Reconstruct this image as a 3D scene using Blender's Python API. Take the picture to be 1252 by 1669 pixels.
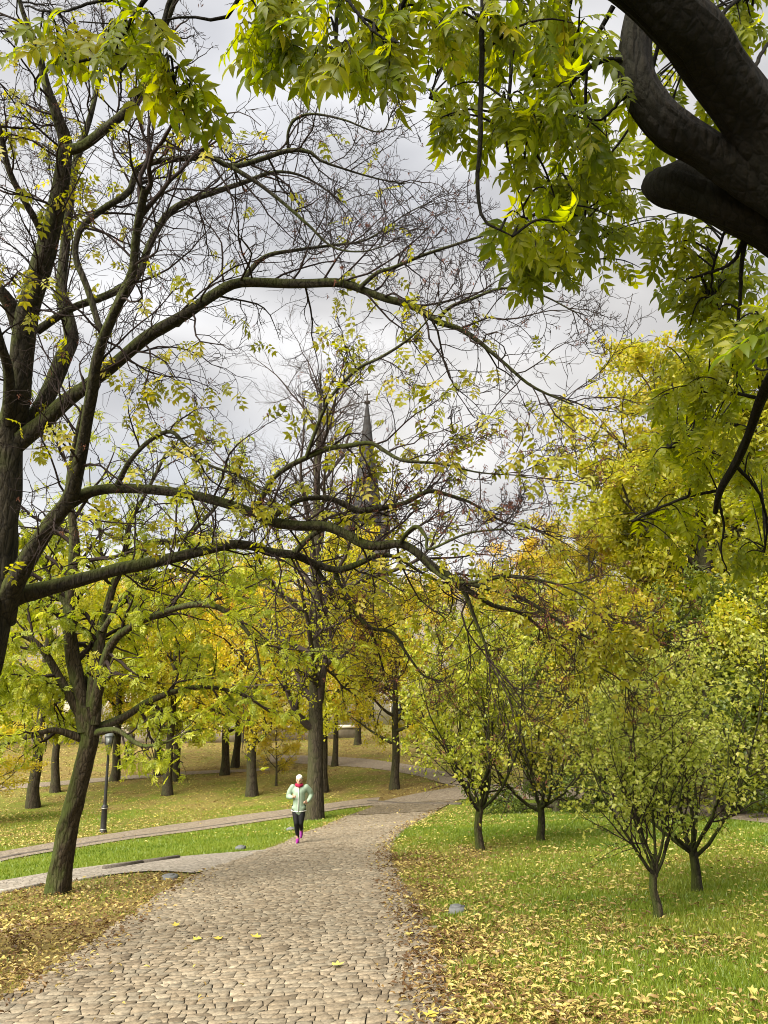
import bpy, math, random
import numpy as np
from mathutils import Vector

R_ = math.radians
for o in list(bpy.data.objects):
    bpy.data.objects.remove(o)
SC = bpy.context.scene
COL = SC.collection

# ------------------------------------------------------------------ camera
PITCH = R_(11.2)
FPX = 1250.0                       # focal length in pixels of the 1252 x 1669 photograph
EYE = np.array([0.0, 0.0, 1.6])
cam = bpy.data.cameras.new('camera')
cam.sensor_fit = 'VERTICAL'
cam.sensor_height = 24.0
cam.lens = FPX / 1669.0 * 24.0
cam.clip_start = 0.05
cam.clip_end = 6000.0
cam_o = bpy.data.objects.new('camera', cam)
COL.objects.link(cam_o)
cam_o.location = EYE
cam_o.rotation_euler = (math.pi / 2 + PITCH, 0, 0)
SC.camera = cam_o

# ------------------------------------------------------------------ sky and sun
SUN_EL, SUN_AZ = R_(44), R_(222)   # azimuth from +Y clockwise: behind the camera, to the left
world = bpy.data.worlds.new('World')
SC.world = world
world.use_nodes = True
wn, wl = world.node_tree.nodes, world.node_tree.links
wn.clear()
w_out = wn.new('ShaderNodeOutputWorld')
w_bg = wn.new('ShaderNodeBackground')
w_bg.inputs['Strength'].default_value = 0.1
w_sky = wn.new('ShaderNodeTexSky')
w_sky.sky_type = 'NISHITA'
w_sky.sun_disc = False
w_sky.sun_elevation = SUN_EL
w_sky.sun_rotation = SUN_AZ
w_tc = wn.new('ShaderNodeTexCoord')
w_map = wn.new('ShaderNodeMapping')
w_map.inputs['Scale'].default_value = (1.0, 1.0, 2.2)
w_map.inputs['Location'].default_value = (0.35, 0.1, 0.6)
w_n1 = wn.new('ShaderNodeTexNoise')
w_n1.inputs['Scale'].default_value = 1.9
w_n1.inputs['Detail'].default_value = 4.0
w_n1.inputs['Roughness'].default_value = 0.52
w_n1.inputs['Distortion'].default_value = 0.35
w_ramp = wn.new('ShaderNodeValToRGB')
w_ramp.color_ramp.elements[0].position = 0.36
w_ramp.color_ramp.elements[0].color = (1.9, 1.84, 1.80, 1)
w_ramp.color_ramp.elements[1].position = 0.62
w_ramp.color_ramp.elements[1].color = (3.75, 3.66, 3.56, 1)
w_n2 = wn.new('ShaderNodeTexNoise')
w_n2.inputs['Scale'].default_value = 1.3
w_n2.inputs['Detail'].default_value = 4.0
w_thin = wn.new('ShaderNodeMapRange')
w_thin.inputs['From Min'].default_value = 0.36
w_thin.inputs['From Max'].default_value = 0.56
w_thin.inputs['To Min'].default_value = 0.8
w_thin.inputs['To Max'].default_value = 0.97
w_mix = wn.new('ShaderNodeMix')
w_mix.data_type = 'RGBA'
wl.new(w_tc.outputs['Generated'], w_map.inputs['Vector'])
wl.new(w_map.outputs[0], w_n1.inputs['Vector'])
wl.new(w_map.outputs[0], w_n2.inputs['Vector'])
wl.new(w_n1.outputs['Fac'], w_ramp.inputs['Fac'])
wl.new(w_n2.outputs['Fac'], w_thin.inputs['Value'])
wl.new(w_thin.outputs[0], w_mix.inputs['Factor'])
wl.new(w_sky.outputs[0], w_mix.inputs[6])
wl.new(w_ramp.outputs[0], w_mix.inputs[7])
wl.new(w_mix.outputs[2], w_bg.inputs['Color'])
wl.new(w_bg.outputs[0], w_out.inputs['Surface'])

sun = bpy.data.lights.new('sun', 'SUN')
sun.energy = 4.2
sun.angle = R_(50)
sun.color = (1.0, 0.93, 0.80)
sun_o = bpy.data.objects.new('sun', sun)
COL.objects.link(sun_o)
sd = Vector((math.sin(SUN_AZ) * math.cos(SUN_EL), math.cos(SUN_AZ) * math.cos(SUN_EL), math.sin(SUN_EL)))
sun_o.rotation_euler = sd.to_track_quat('Z', 'Y').to_euler()
sun_o.location = sd * 60

SC.view_settings.view_transform = 'Standard'
SC.view_settings.look = 'None'
SC.view_settings.gamma = 1.0
SC.view_settings.use_curve_mapping = False
SC.view_settings.exposure = 1.5
SC.render.engine = 'CYCLES'
SC.cycles.max_bounces = 8
SC.cycles.diffuse_bounces = 4
SC.cycles.transmission_bounces = 6
SC.cycles.transparent_max_bounces = 8
SC.cycles.use_denoising = True
SC.cycles.filter_width = 1.0

# ------------------------------------------------------------------ numbers
def P(px, py, d):
    """World point seen at photo pixel (px, py) at axial distance d."""
    a, b = (px - 626.0) / FPX, (834.5 - py) / FPX
    cp, sp = math.cos(PITCH), math.sin(PITCH)
    return np.array([a * d, (cp - b * sp) * d, (sp + b * cp) * d]) + EYE

def hash2(ix, iy, seed):
    n = (ix.astype(np.int64) * 374761393 + iy.astype(np.int64) * 668265263 + seed * 974711) & 0xffffffff
    n = ((n ^ (n >> 13)) * 1274126177) & 0xffffffff
    return ((n ^ (n >> 16)) & 0xffff) / 65535.0

def vnoise(x, y, scale=1.0, seed=1):
    x = np.asarray(x, float) * scale
    y = np.asarray(y, float) * scale
    ix, iy = np.floor(x), np.floor(y)
    fx, fy = x - ix, y - iy
    fx, fy = fx * fx * (3 - 2 * fx), fy * fy * (3 - 2 * fy)
    a, b = hash2(ix, iy, seed), hash2(ix + 1, iy, seed)
    c, d = hash2(ix, iy + 1, seed), hash2(ix + 1, iy + 1, seed)
    return (a * (1 - fx) + b * fx) * (1 - fy) + (c * (1 - fx) + d * fx) * fy

def terrain(x, y):
    x = np.asarray(x, float)
    y = np.asarray(y, float)
    y0, y1, s = 27.0, 37.0, 0.135
    yc = np.clip(y, -30, None)
    t = np.clip((yc - y0) / (y1 - y0), 0, 1)
    g = -s * np.minimum(yc, y0) - s * (y1 - y0) * (t - 0.5 * t * t)
    tilt = 0.6 * np.tanh(x / 12.0)
    bump = 0.05 * (vnoise(x, y, 0.33, 5) - 0.5) + 0.10 * (vnoise(x, y, 0.12, 6) - 0.5)
    return g + tilt + bump

def ground_at(px, py):
    a = P(px, py, 1.0) - EYE
    lo, prev = 0.5, 0.5
    d = 0.5
    while d < 400:
        p = EYE + a * d
        if p[2] < float(terrain(p[0], p[1])):
            lo, hi = prev, d
            for _ in range(30):
                m = 0.5 * (lo + hi)
                q = EYE + a * m
                if q[2] < float(terrain(q[0], q[1])):
                    hi = m
                else:
                    lo = m
            q = EYE + a * hi
            return np.array([q[0], q[1], float(terrain(q[0], q[1]))])
        prev = d
        d *= 1.03
    q = EYE + a * 400
    return q

def nrm(v):
    return v / np.maximum(np.linalg.norm(v, axis=-1, keepdims=True), 1e-9)

# ------------------------------------------------------------------ mesh helpers
def mesh_np(name, V, quads=None, tris=None, mat=None, smooth=False, attrs=None, mats=None, mat_index=None):
    me = bpy.data.meshes.new(name)
    V = np.ascontiguousarray(V, dtype=np.float32).reshape(-1, 3)
    q = np.zeros((0, 4), np.int32) if quads is None else np.asarray(quads, np.int32).reshape(-1, 4)
    t = np.zeros((0, 3), np.int32) if tris is None else np.asarray(tris, np.int32).reshape(-1, 3)
    me.vertices.add(len(V))
    me.vertices.foreach_set('co', V.ravel())
    loops = np.concatenate([q.ravel(), t.ravel()]).astype(np.int32)
    nf = len(q) + len(t)
    me.loops.add(len(loops))
    me.loops.foreach_set('vertex_index', loops)
    me.polygons.add(nf)
    starts = np.concatenate([np.arange(len(q)) * 4, len(q) * 4 + np.arange(len(t)) * 3]).astype(np.int32)
    me.polygons.foreach_set('loop_start', starts)
    if smooth:
        me.polygons.foreach_set('use_smooth', np.ones(nf, bool))
    for m in (mats or ([mat] if mat else [])):
        me.materials.append(m)
    if mat_index is not None:
        me.polygons.foreach_set('material_index', np.asarray(mat_index, np.int32))
    me.update(calc_edges=True)
    if attrs:
        for k, (dom, a) in attrs.items():
            at = me.attributes.new(k, 'FLOAT', dom)
            at.data.foreach_set('value', np.ascontiguousarray(a, dtype=np.float32))
    me.validate()
    return me

def obj(name, me, parent=None, loc=None, rotz=0.0, scale=1.0):
    o = bpy.data.objects.new(name, me)
    COL.objects.link(o)
    if parent is not None:
        o.parent = parent
    if loc is not None:
        o.location = loc
    if rotz:
        o.rotation_euler = (0, 0, rotz)
    if scale != 1.0:
        o.scale = (scale,) * 3 if np.isscalar(scale) else scale
    return o

def tag(o, label=None, cat=None, group=None, kind=None):
    if label:
        o['label'] = label
    if cat:
        o['category'] = cat
    if group:
        o['group'] = group
    if kind:
        o['kind'] = kind
    return o

def empty(name, loc=(0, 0, 0)):
    o = bpy.data.objects.new(name, None)
    o.empty_display_size = 0.2
    COL.objects.link(o)
    o.location = loc
    return o

class MB:
    """Collects boxes, tubes and lathes into one mesh."""
    def __init__(s):
        s.v, s.q, s.t = [], [], []
        s.n = 0
    def add(s, V, Q=(), T=()):
        V = np.asarray(V, float).reshape(-1, 3)
        if len(Q):
            s.q.append(np.asarray(Q).reshape(-1, 4) + s.n)
        if len(T):
            s.t.append(np.asarray(T).reshape(-1, 3) + s.n)
        s.v.append(V)
        s.n += len(V)
    def box(s, c, half, rz=0.0):
        c, h = np.array(c, float), np.array(half, float)
        v = np.array([[x, y, z] for z in (-1, 1) for y in (-1, 1) for x in (-1, 1)]) * h
        ca, sa = math.cos(rz), math.sin(rz)
        v = np.stack([v[:, 0] * ca - v[:, 1] * sa, v[:, 0] * sa + v[:, 1] * ca, v[:, 2]], 1) + c
        s.add(v, [[0, 2, 3, 1], [4, 5, 7, 6], [0, 1, 5, 4], [2, 6, 7, 3], [0, 4, 6, 2], [1, 3, 7, 5]])
    def lathe(s, prof, n=16, c=(0, 0, 0), ang0=0.0):
        prof = np.array(prof, float)
        a = ang0 + np.arange(n) * 2 * math.pi / n
        v = np.stack([prof[:, 0][:, None] * np.cos(a), prof[:, 0][:, None] * np.sin(a), np.repeat(prof[:, 1][:, None], n, 1)], -1) + np.array(c)
        m = len(prof)
        i, j = np.meshgrid(np.arange(m - 1), np.arange(n), indexing='ij')
        k = (j + 1) % n
        s.add(v, np.stack([i * n + j, i * n + k, (i + 1) * n + k, (i + 1) * n + j], -1))
    def tube(s, pts, rad, n=8):
        V, Q = tubes(np.array(pts, float)[None], np.array(rad, float)[None], n, cap=True)
        s.add(V, Q)
    def mesh(s, name, mat, smooth=False):
        return mesh_np(name, np.concatenate(s.v), np.concatenate(s.q) if s.q else None, np.concatenate(s.t) if s.t else None, mat, smooth)

def tubes(Pts, Rad, k=5, cap=False):
    """Batch of polylines (M,N,3) with radii (M,N) -> verts, quads."""
    M, N, _ = Pts.shape
    T = np.gradient(Pts, axis=1)
    T = nrm(T)
    mean = nrm(Pts[:, -1] - Pts[:, 0] + 1e-6)
    ref = np.zeros((M, 3))
    ref[np.arange(M), np.argmin(np.abs(mean), axis=1)] = 1.0
    n1 = nrm(np.cross(T, ref[:, None, :]))
    n2 = np.cross(T, n1)
    a = np.arange(k) * 2 * math.pi / k
    V = Pts[:, :, None, :] + Rad[:, :, None, None] * (np.cos(a)[None, None, :, None] * n1[:, :, None, :] + np.sin(a)[None, None, :, None] * n2[:, :, None, :])
    m, i, j = np.meshgrid(np.arange(M), np.arange(N - 1), np.arange(k), indexing='ij')
    jn = (j + 1) % k
    b = m * N * k
    Q = np.stack([b + i * k + j, b + i * k + jn, b + (i + 1) * k + jn, b + (i + 1) * k + j], -1).reshape(-1, 4)
    V = V.reshape(-1, 3)
    if cap:
        extra_v, extra_q = [], []
        base = len(V)
        for mm in range(M):
            for ii in (0, N - 1):
                c = len(V) + len(extra_v)
                extra_v.append(Pts[mm, ii])
                r = mm * N * k + ii * k
                for jj in range(0, k, 1):
                    extra_q.append([c, r + jj, r + (jj + 1) % k, c] if False else [r + jj, r + (jj + 1) % k, c, c])
        # degenerate quads are cleaned by validate(); use thin centre offset instead
        V = np.concatenate([V, np.array(extra_v)])
        Q = np.concatenate([Q, np.zeros((0, 4), int)])
        tri = np.array([[q[0], q[1], q[2]] for q in extra_q])
        # fold each triangle pair into quads through the centre
        qq = []
        for s0 in range(0, len(tri), k):
            ring = tri[s0:s0 + k]
            for jj in range(0, k - 1, 2):
                qq.append([ring[jj][0], ring[jj][1], ring[jj + 1][1], ring[jj][2]])
            if k % 2:
                pass
        Q = np.concatenate([Q, np.array(qq)])
    return V, Q

class Wood:
    def __init__(s):
        s.v, s.q, s.n = [], [], 0
    def add(s, Pts, Rad, k):
        if len(Pts) == 0:
            return
        V, Q = tubes(Pts, Rad, k)
        s.v.append(V)
        s.q.append(Q + s.n)
        s.n += len(V)
    def mesh(s, name, mat):
        return mesh_np(name, np.concatenate(s.v), np.concatenate(s.q), None, mat, True)

def resample(pts, rad, n):
    """Smooth a traced polyline (Catmull-Rom) and resample it to n points."""
    pts = np.asarray(pts, float)
    rad = np.asarray(rad, float)
    m = len(pts)
    out, ro = [], []
    ext = np.concatenate([[2 * pts[0] - pts[1]], pts, [2 * pts[-1] - pts[-2]]])
    for i in range(m - 1):
        p0, p1, p2, p3 = ext[i], ext[i + 1], ext[i + 2], ext[i + 3]
        for t in np.linspace(0, 1, 8, endpoint=False):
            out.append(0.5 * ((2 * p1) + (-p0 + p2) * t + (2 * p0 - 5 * p1 + 4 * p2 - p3) * t * t + (-p0 + 3 * p1 - 3 * p2 + p3) * t ** 3))
            ro.append(rad[i] * (1 - t) + rad[i + 1] * t)
    out.append(pts[-1])
    ro.append(rad[-1])
    out, ro = np.array(out), np.array(ro)
    L = np.concatenate([[0], np.cumsum(np.linalg.norm(np.diff(out, axis=0), axis=1))])
    u = np.linspace(0, L[-1], n)
    return np.stack([np.interp(u, L, out[:, i]) for i in range(3)], 1), np.interp(u, L, ro)

def grow(rng, Pt, Rd, counts, t0, t1, ang, ang_sd, lratio, n, wob, trop, rr, rmin, taper=0.4, lmin=0.05, lmax=99.0, tip=0.35, bend=0.0, rmax=9.0):
    M, N, _ = Pt.shape
    counts = np.broadcast_to(np.asarray(counts), (M,))
    idx = np.repeat(np.arange(M), counts)
    K = len(idx)
    if K == 0:
        return np.zeros((0, n, 3)), np.zeros((0, n)), idx
    first = np.concatenate([[0], np.cumsum(counts)[:-1]])
    within = np.arange(K) - first[idx]
    t = t0 + (t1 - t0) * (within + rng.uniform(0, 1, K)) / np.maximum(counts[idx], 1)
    f = t * (N - 1)
    i = np.minimum(f.astype(int), N - 2)
    w = (f - i)[:, None]
    st = Pt[idx, i] * (1 - w) + Pt[idx, i + 1] * w
    T = nrm(Pt[idx, i + 1] - Pt[idx, i])
    r = Rd[idx, i] * (1 - w[:, 0]) + Rd[idx, i + 1] * w[:, 0]
    pl = np.linalg.norm(np.diff(Pt, axis=1), axis=2).sum(1)[idx]
    perp = nrm(np.cross(T, rng.normal(size=(K, 3))))
    a = rng.normal(ang, ang_sd, K)[:, None]
    d = np.cos(a) * T + np.sin(a) * perp
    L = np.clip(pl * lratio * rng.uniform(0.55, 1.2, K) * (1.0 + taper * 0.5 - taper * t), lmin, lmax)
    step = (L / (n - 1))[:, None]
    pts = [st]
    trop = np.asarray(trop, float)
    bdir = nrm(rng.normal(size=(K, 3))) * bend
    for k in range(n - 1):
        d = nrm(d + wob * rng.normal(size=(K, 3)) + trop * (0.4 + k / (n - 1)) + bdir)
        pts.append(pts[-1] + d * step)
    C = np.stack(pts, 1)
    r0 = np.clip(r * rr, rmin, rmax)
    CR = np.maximum(r0[:, None] * np.linspace(1, tip, n)[None], rmin * 0.6)
    return C, CR, idx

# leaf templates: length along +y from 0 to 1, folded along the midrib
LEAF2_V = np.array([[0, 0, 0], [0.27, 0.45, 0.09], [0, 1, -0.03], [-0.27, 0.45, 0.09]])
LEAF2_T = np.array([[0, 1, 2], [0, 2, 3]])
LEAF6_V = np.array([[0, 0, 0], [0.22, 0.28, 0.06], [0.19, 0.66, 0.04], [0, 1, -0.12], [-0.19, 0.66, 0.04], [-0.22, 0.28, 0.06], [0, 0.5, -0.02]])
LEAF6_T = np.array([[0, 1, 6], [1, 2, 6], [2, 3, 6], [3, 4, 6], [4, 5, 6], [5, 0, 6]])
MAPLE_V = np.array([[0, 0, 0], [0.34, 0.12, 0.08], [0.22, 0.36, 0.02], [0.46, 0.58, 0.12], [0.16, 0.66, 0.0], [0, 1.0, 0.10], [-0.16, 0.66, 0.0], [-0.46, 0.58, 0.10], [-0.22, 0.36, 0.02], [-0.34, 0.12, 0.06], [0, 0.4, -0.04]])
MAPLE_T = np.array([[i, i + 1, 10] for i in range(9)] + [[9, 0, 10]])

def compound(pairs, lv, lt, leaflet=0.36, droop=0.25, seed=0):
    """A pinnate leaf of length 1: leaflets in pairs along a rachis plus one at the tip."""
    rng = np.random.default_rng(seed)
    V, T = [], []
    n = 0
    ys = np.linspace(0.24, 0.78, pairs)
    def add(o, ang, s, roll):
        nonlocal n
        c, s_ = math.cos(ang), math.sin(ang)
        v = lv * s
        cr, sr = math.cos(roll), math.sin(roll)
        v = np.stack([v[:, 0] * cr + v[:, 2] * sr, v[:, 1], -v[:, 0] * sr + v[:, 2] * cr], 1)
        v = np.stack([v[:, 0] * c + v[:, 1] * s_, -v[:, 0] * s_ + v[:, 1] * c, v[:, 2] - droop * v[:, 1] ** 2 / max(s, .01)], 1)
        V.append(v + o)
        T.append(lt + n)
        n += len(v)
    bendz = lambda y: -0.12 * y * y
    for i, y in enumerate(ys):
        for sd_ in (-1, 1):
            s = leaflet * (1.0 - 0.25 * abs(i / max(pairs - 1, 1) - 0.55)) * rng.uniform(.85, 1.1)
            add(np.array([0, y + rng.uniform(-.02, .02), bendz(y)]), sd_ * R_(rng.uniform(42, 66)), s, sd_ * rng.uniform(-.3, .5))
    add(np.array([0, 0.8, bendz(.8)]), rng.uniform(-.15, .15), leaflet, 0)
    # rachis
    w = 0.011
    pts = [(0, 0), (0, .4), (0, .82)]
    v = []
    for x, y in pts:
        v += [[-w, y, bendz(y)], [w, y, bendz(y)], [0, y, bendz(y) - w * 1.6]]
    t = []
    for k in range(2):
        for a in range(3):
            b = (a + 1) % 3
            t += [[k * 3 + a, k * 3 + b, k * 3 + 3 + b], [k * 3 + a, k * 3 + 3 + b, k * 3 + 3 + a]]
    V.append(np.array(v))
    T.append(np.array(t) + n)
    return np.concatenate(V), np.concatenate(T)

LL = np.array([[0, 0, 0], [0, .25, -.015], [0, .5, -.03], [0, .75, -.05], [0, 1, -.11],
               [.13, .2, .03], [.205, .45, .04], [.13, .74, .01], [-.13, .2, .03], [-.205, .45, .04], [-.13, .74, .01]])
LT = np.array([[0, 5, 1], [1, 5, 6], [1, 6, 2], [2, 6, 7], [2, 7, 3], [3, 7, 4],
               [0, 1, 8], [1, 9, 8], [1, 2, 9], [2, 10, 9], [2, 3, 10], [3, 4, 10]])

def frames(D, Nn):
    Y = nrm(D)
    Z = nrm(Nn - (Nn * Y).sum(-1, keepdims=True) * Y)
    X = np.cross(Y, Z)
    return X, Y, Z

def scatter(tv, tf, pos, D, Nn, size):
    X, Y, Z = frames(D, Nn)
    s = np.broadcast_to(size, (len(pos),))[:, None, None]
    V = pos[:, None, :] + s * (tv[None, :, 0:1] * X[:, None] + tv[None, :, 1:2] * Y[:, None] + tv[None, :, 2:3] * Z[:, None])
    F = tf[None] + (np.arange(len(pos)) * len(tv))[:, None, None]
    return V.reshape(-1, 3), F.reshape(-1, tf.shape[1])

def leaf_mesh(name, tv, tf, pos, D, Nn, size, tint, mat):
    V, F = scatter(tv, tf, pos, D, Nn, size)
    return mesh_np(name, V, None, F, mat, False, {'tint': ('FACE', np.repeat(tint, len(tf)))})

# ------------------------------------------------------------------ materials
def new_mat(name):
    m = bpy.data.materials.new(name)
    m.use_nodes = True
    nt = m.node_tree
    nt.nodes.clear()
    out = nt.nodes.new('ShaderNodeOutputMaterial')
    return m, nt, nt.nodes, nt.links, out

def ramp(nodes, stops):
    r = nodes.new('ShaderNodeValToRGB')
    cr = r.color_ramp
    while len(cr.elements) < len(stops):
        cr.elements.new(0.5)
    for e, (p, c) in zip(cr.elements, stops):
        e.position = p
        e.color = (*c, 1)
    return r

def leaf_mat(name, stops, trans=0.45, tboost=1.25, gloss=0.02, spots=False):
    m, nt, N, L, out = new_mat(name)
    at = N.new('ShaderNodeAttribute')
    at.attribute_name = 'tint'
    rp = ramp(N, stops)
    L.new(at.outputs['Fac'], rp.inputs['Fac'])
    oi = N.new('ShaderNodeObjectInfo')
    hsv = N.new('ShaderNodeHueSaturation')
    mr = N.new('ShaderNodeMapRange')
    mr.inputs['To Min'].default_value = 0.485
    mr.inputs['To Max'].default_value = 0.515
    L.new(oi.outputs['Random'], mr.inputs['Value'])
    L.new(mr.outputs[0], hsv.inputs['Hue'])
    L.new(rp.outputs[0], hsv.inputs['Color'])
    if spots:
        # brown blotches and dried margins
        geo = N.new('ShaderNodeNewGeometry')
        sn = N.new('ShaderNodeTexNoise')
        sn.inputs['Scale'].default_value = 42
        sn.inputs['Detail'].default_value = 5
        sn.inputs['Roughness'].default_value = .7
        L.new(geo.outputs['Position'], sn.inputs['Vector'])
        sr = N.new('ShaderNodeMapRange')
        sr.inputs['From Min'].default_value = .58
        sr.inputs['From Max'].default_value = .72
        sr.inputs['To Max'].default_value = .8
        L.new(sn.outputs['Fac'], sr.inputs['Value'])
        sm_ = N.new('ShaderNodeMix')
        sm_.data_type = 'RGBA'
        sm_.inputs[7].default_value = (.10, .055, .015, 1)
        L.new(sr.outputs[0], sm_.inputs['Factor'])
        L.new(rp.outputs[0], sm_.inputs[6])
        L.new(sm_.outputs[2], hsv.inputs['Color'])
    d = N.new('ShaderNodeBsdfDiffuse')
    t = N.new('ShaderNodeBsdfTranslucent')
    L.new(hsv.outputs[0], d.inputs['Color'])
    h2 = N.new('ShaderNodeHueSaturation')
    h2.inputs['Value'].default_value = tboost
    h2.inputs['Saturation'].default_value = 1.08
    L.new(hsv.outputs[0], h2.inputs['Color'])
    L.new(h2.outputs[0], t.inputs['Color'])
    mx = N.new('ShaderNodeMixShader')
    mx.inputs[0].default_value = trans
    L.new(d.outputs[0], mx.inputs[1])
    L.new(t.outputs[0], mx.inputs[2])
    g = N.new('ShaderNodeBsdfGlossy')
    g.inputs['Roughness'].default_value = 0.42
    g.inputs['Color'].default_value = (.8, .85, .9, 1)
    m2 = N.new('ShaderNodeMixShader')
    m2.inputs[0].default_value = gloss
    L.new(mx.outputs[0], m2.inputs[1])
    L.new(g.outputs[0], m2.inputs[2])
    L.new(m2.outputs[0], out.inputs['Surface'])
    return m

def bark_mat(name, base, dark, moss=None, moss_amt=0.5, scale=9.0, bump=0.5):
    m, nt, N, L, out = new_mat(name)
    tc = N.new('ShaderNodeTexCoord')
    mp = N.new('ShaderNodeMapping')
    mp.inputs['Scale'].default_value = (1, 1, 0.28)
    L.new(tc.outputs['Object'], mp.inputs['Vector'])
    n1 = N.new('ShaderNodeTexNoise')
    n1.inputs['Scale'].default_value = scale * 2.2
    n1.inputs['Detail'].default_value = 6
    n1.inputs['Roughness'].default_value = 0.65
    L.new(mp.outputs[0], n1.inputs['Vector'])
    vo = N.new('ShaderNodeTexVoronoi')
    vo.feature = 'DISTANCE_TO_EDGE'
    vo.inputs['Scale'].default_value = scale * 1.6
    L.new(mp.outputs[0], vo.inputs['Vector'])
    rp = ramp(N, [(0.3, dark), (0.7, base)])
    L.new(n1.outputs['Fac'], rp.inputs['Fac'])
    crk = N.new('ShaderNodeMapRange')
    crk.inputs['From Max'].default_value = 0.09
    crk.inputs['To Min'].default_value = 0.35
    L.new(vo.outputs['Distance'], crk.inputs['Value'])
    csc = N.new('ShaderNodeVectorMath')
    csc.operation = 'SCALE'
    L.new(rp.outputs[0], csc.inputs[0])
    L.new(crk.outputs[0], csc.inputs['Scale'])
    col = csc.outputs[0]
    if moss:
        geo = N.new('ShaderNodeNewGeometry')
        dt = N.new('ShaderNodeVectorMath')
        dt.operation = 'DOT_PRODUCT'
        dt.inputs[1].default_value = (-0.75, -0.1, 0.55)
        L.new(geo.outputs['Normal'], dt.inputs[0])
        n2 = N.new('ShaderNodeTexNoise')
        n2.inputs['Scale'].default_value = 3.0
        n2.inputs['Detail'].default_value = 5
        L.new(tc.outputs['Object'], n2.inputs['Vector'])
        ad = N.new('ShaderNodeMath')
        ad.operation = 'MULTIPLY_ADD'
        ad.inputs[1].default_value = 0.45
        L.new(dt.outputs['Value'], ad.inputs[0])
        L.new(n2.outputs['Fac'], ad.inputs[2])
        mr = N.new('ShaderNodeMapRange')
        mr.inputs['From Min'].default_value = 0.42
        mr.inputs['From Max'].default_value = 0.85
        mr.inputs['To Max'].default_value = moss_amt
        L.new(ad.outputs[0], mr.inputs['Value'])
        mx = N.new('ShaderNodeMix')
        mx.data_type = 'RGBA'
        mx.inputs[7].default_value = (*moss, 1)
        L.new(mr.outputs[0], mx.inputs['Factor'])
        L.new(col, mx.inputs[6])
        col = mx.outputs[2]
    b = N.new('ShaderNodeBsdfPrincipled')
    b.inputs['Roughness'].default_value = 0.9
    b.inputs['Specular IOR Level'].default_value = 0.2
    L.new(col, b.inputs['Base Color'])
    md = N.new('ShaderNodeMath')
    md.operation = 'MULTIPLY_ADD'
    md.inputs[1].default_value = 0.9
    L.new(vo.outputs['Distance'], md.inputs[0])
    L.new(n1.outputs['Fac'], md.inputs[2])
    bp = N.new('ShaderNodeBump')
    bp.inputs['Strength'].default_value = bump
    bp.inputs['Distance'].default_value = 0.05
    L.new(md.outputs[0], bp.inputs['Height'])
    L.new(bp.outputs[0], b.inputs['Normal'])
    L.new(b.outputs[0], out.inputs['Surface'])
    return m

def plain_mat(name, c, rough=0.7, var=0.15, scale=8.0, bump=0.0, metal=0.0):
    m, nt, N, L, out = new_mat(name)
    tc = N.new('ShaderNodeTexCoord')
    n1 = N.new('ShaderNodeTexNoise')
    n1.inputs['Scale'].default_value = scale
    n1.inputs['Detail'].default_value = 5
    L.new(tc.outputs['Object'], n1.inputs['Vector'])
    rp = ramp(N, [(0.3, tuple(x * (1 - var) for x in c)), (0.7, tuple(min(1, x * (1 + var)) for x in c))])
    L.new(n1.outputs['Fac'], rp.inputs['Fac'])
    b = N.new('ShaderNodeBsdfPrincipled')
    b.inputs['Roughness'].default_value = rough
    b.inputs['Metallic'].default_value = metal
    b.inputs['Specular IOR Level'].default_value = 0.3
    L.new(rp.outputs[0], b.inputs['Base Color'])
    if bump:
        bp = N.new('ShaderNodeBump')
        bp.inputs['Strength'].default_value = bump
        bp.inputs['Distance'].default_value = 0.02
        L.new(n1.outputs['Fac'], bp.inputs['Height'])
        L.new(bp.outputs[0], b.inputs['Normal'])
    L.new(b.outputs[0], out.inputs['Surface'])
    return m

def tint_mat(name, stops, rough=0.8, nscale=30.0, namt=0.25, bump=0.3, spec=0.3):
    """Colour from the per-face attribute 'tint' with grain on top."""
    m, nt, N, L, out = new_mat(name)
    at = N.new('ShaderNodeAttribute')
    at.attribute_name = 'tint'
    rp = ramp(N, stops)
    L.new(at.outputs['Fac'], rp.inputs['Fac'])
    tc = N.new('ShaderNodeTexCoord')
    n1 = N.new('ShaderNodeTexNoise')
    n1.inputs['Scale'].default_value = nscale
    n1.inputs['Detail'].default_value = 6
    L.new(tc.outputs['Object'], n1.inputs['Vector'])
    mr = N.new('ShaderNodeMapRange')
    mr.inputs['From Min'].default_value = 0.3
    mr.inputs['From Max'].default_value = 0.7
    mr.inputs['To Min'].default_value = 1 - namt
    mr.inputs['To Max'].default_value = 1 + namt
    L.new(n1.outputs['Fac'], mr.inputs['Value'])
    mx = N.new('ShaderNodeVectorMath')
    mx.operation = 'SCALE'
    L.new(rp.outputs[0], mx.inputs[0])
    L.new(mr.outputs[0], mx.inputs['Scale'])
    b = N.new('ShaderNodeBsdfPrincipled')
    b.inputs['Roughness'].default_value = rough
    b.inputs['Specular IOR Level'].default_value = spec
    L.new(mx.outputs[0], b.inputs['Base Color'])
    bp = N.new('ShaderNodeBump')
    bp.inputs['Strength'].default_value = bump
    bp.inputs['Distance'].default_value = 0.01
    L.new(n1.outputs['Fac'], bp.inputs['Height'])
    L.new(bp.outputs[0], b.inputs['Normal'])
    L.new(b.outputs[0], out.inputs['Surface'])
    return m

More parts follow.
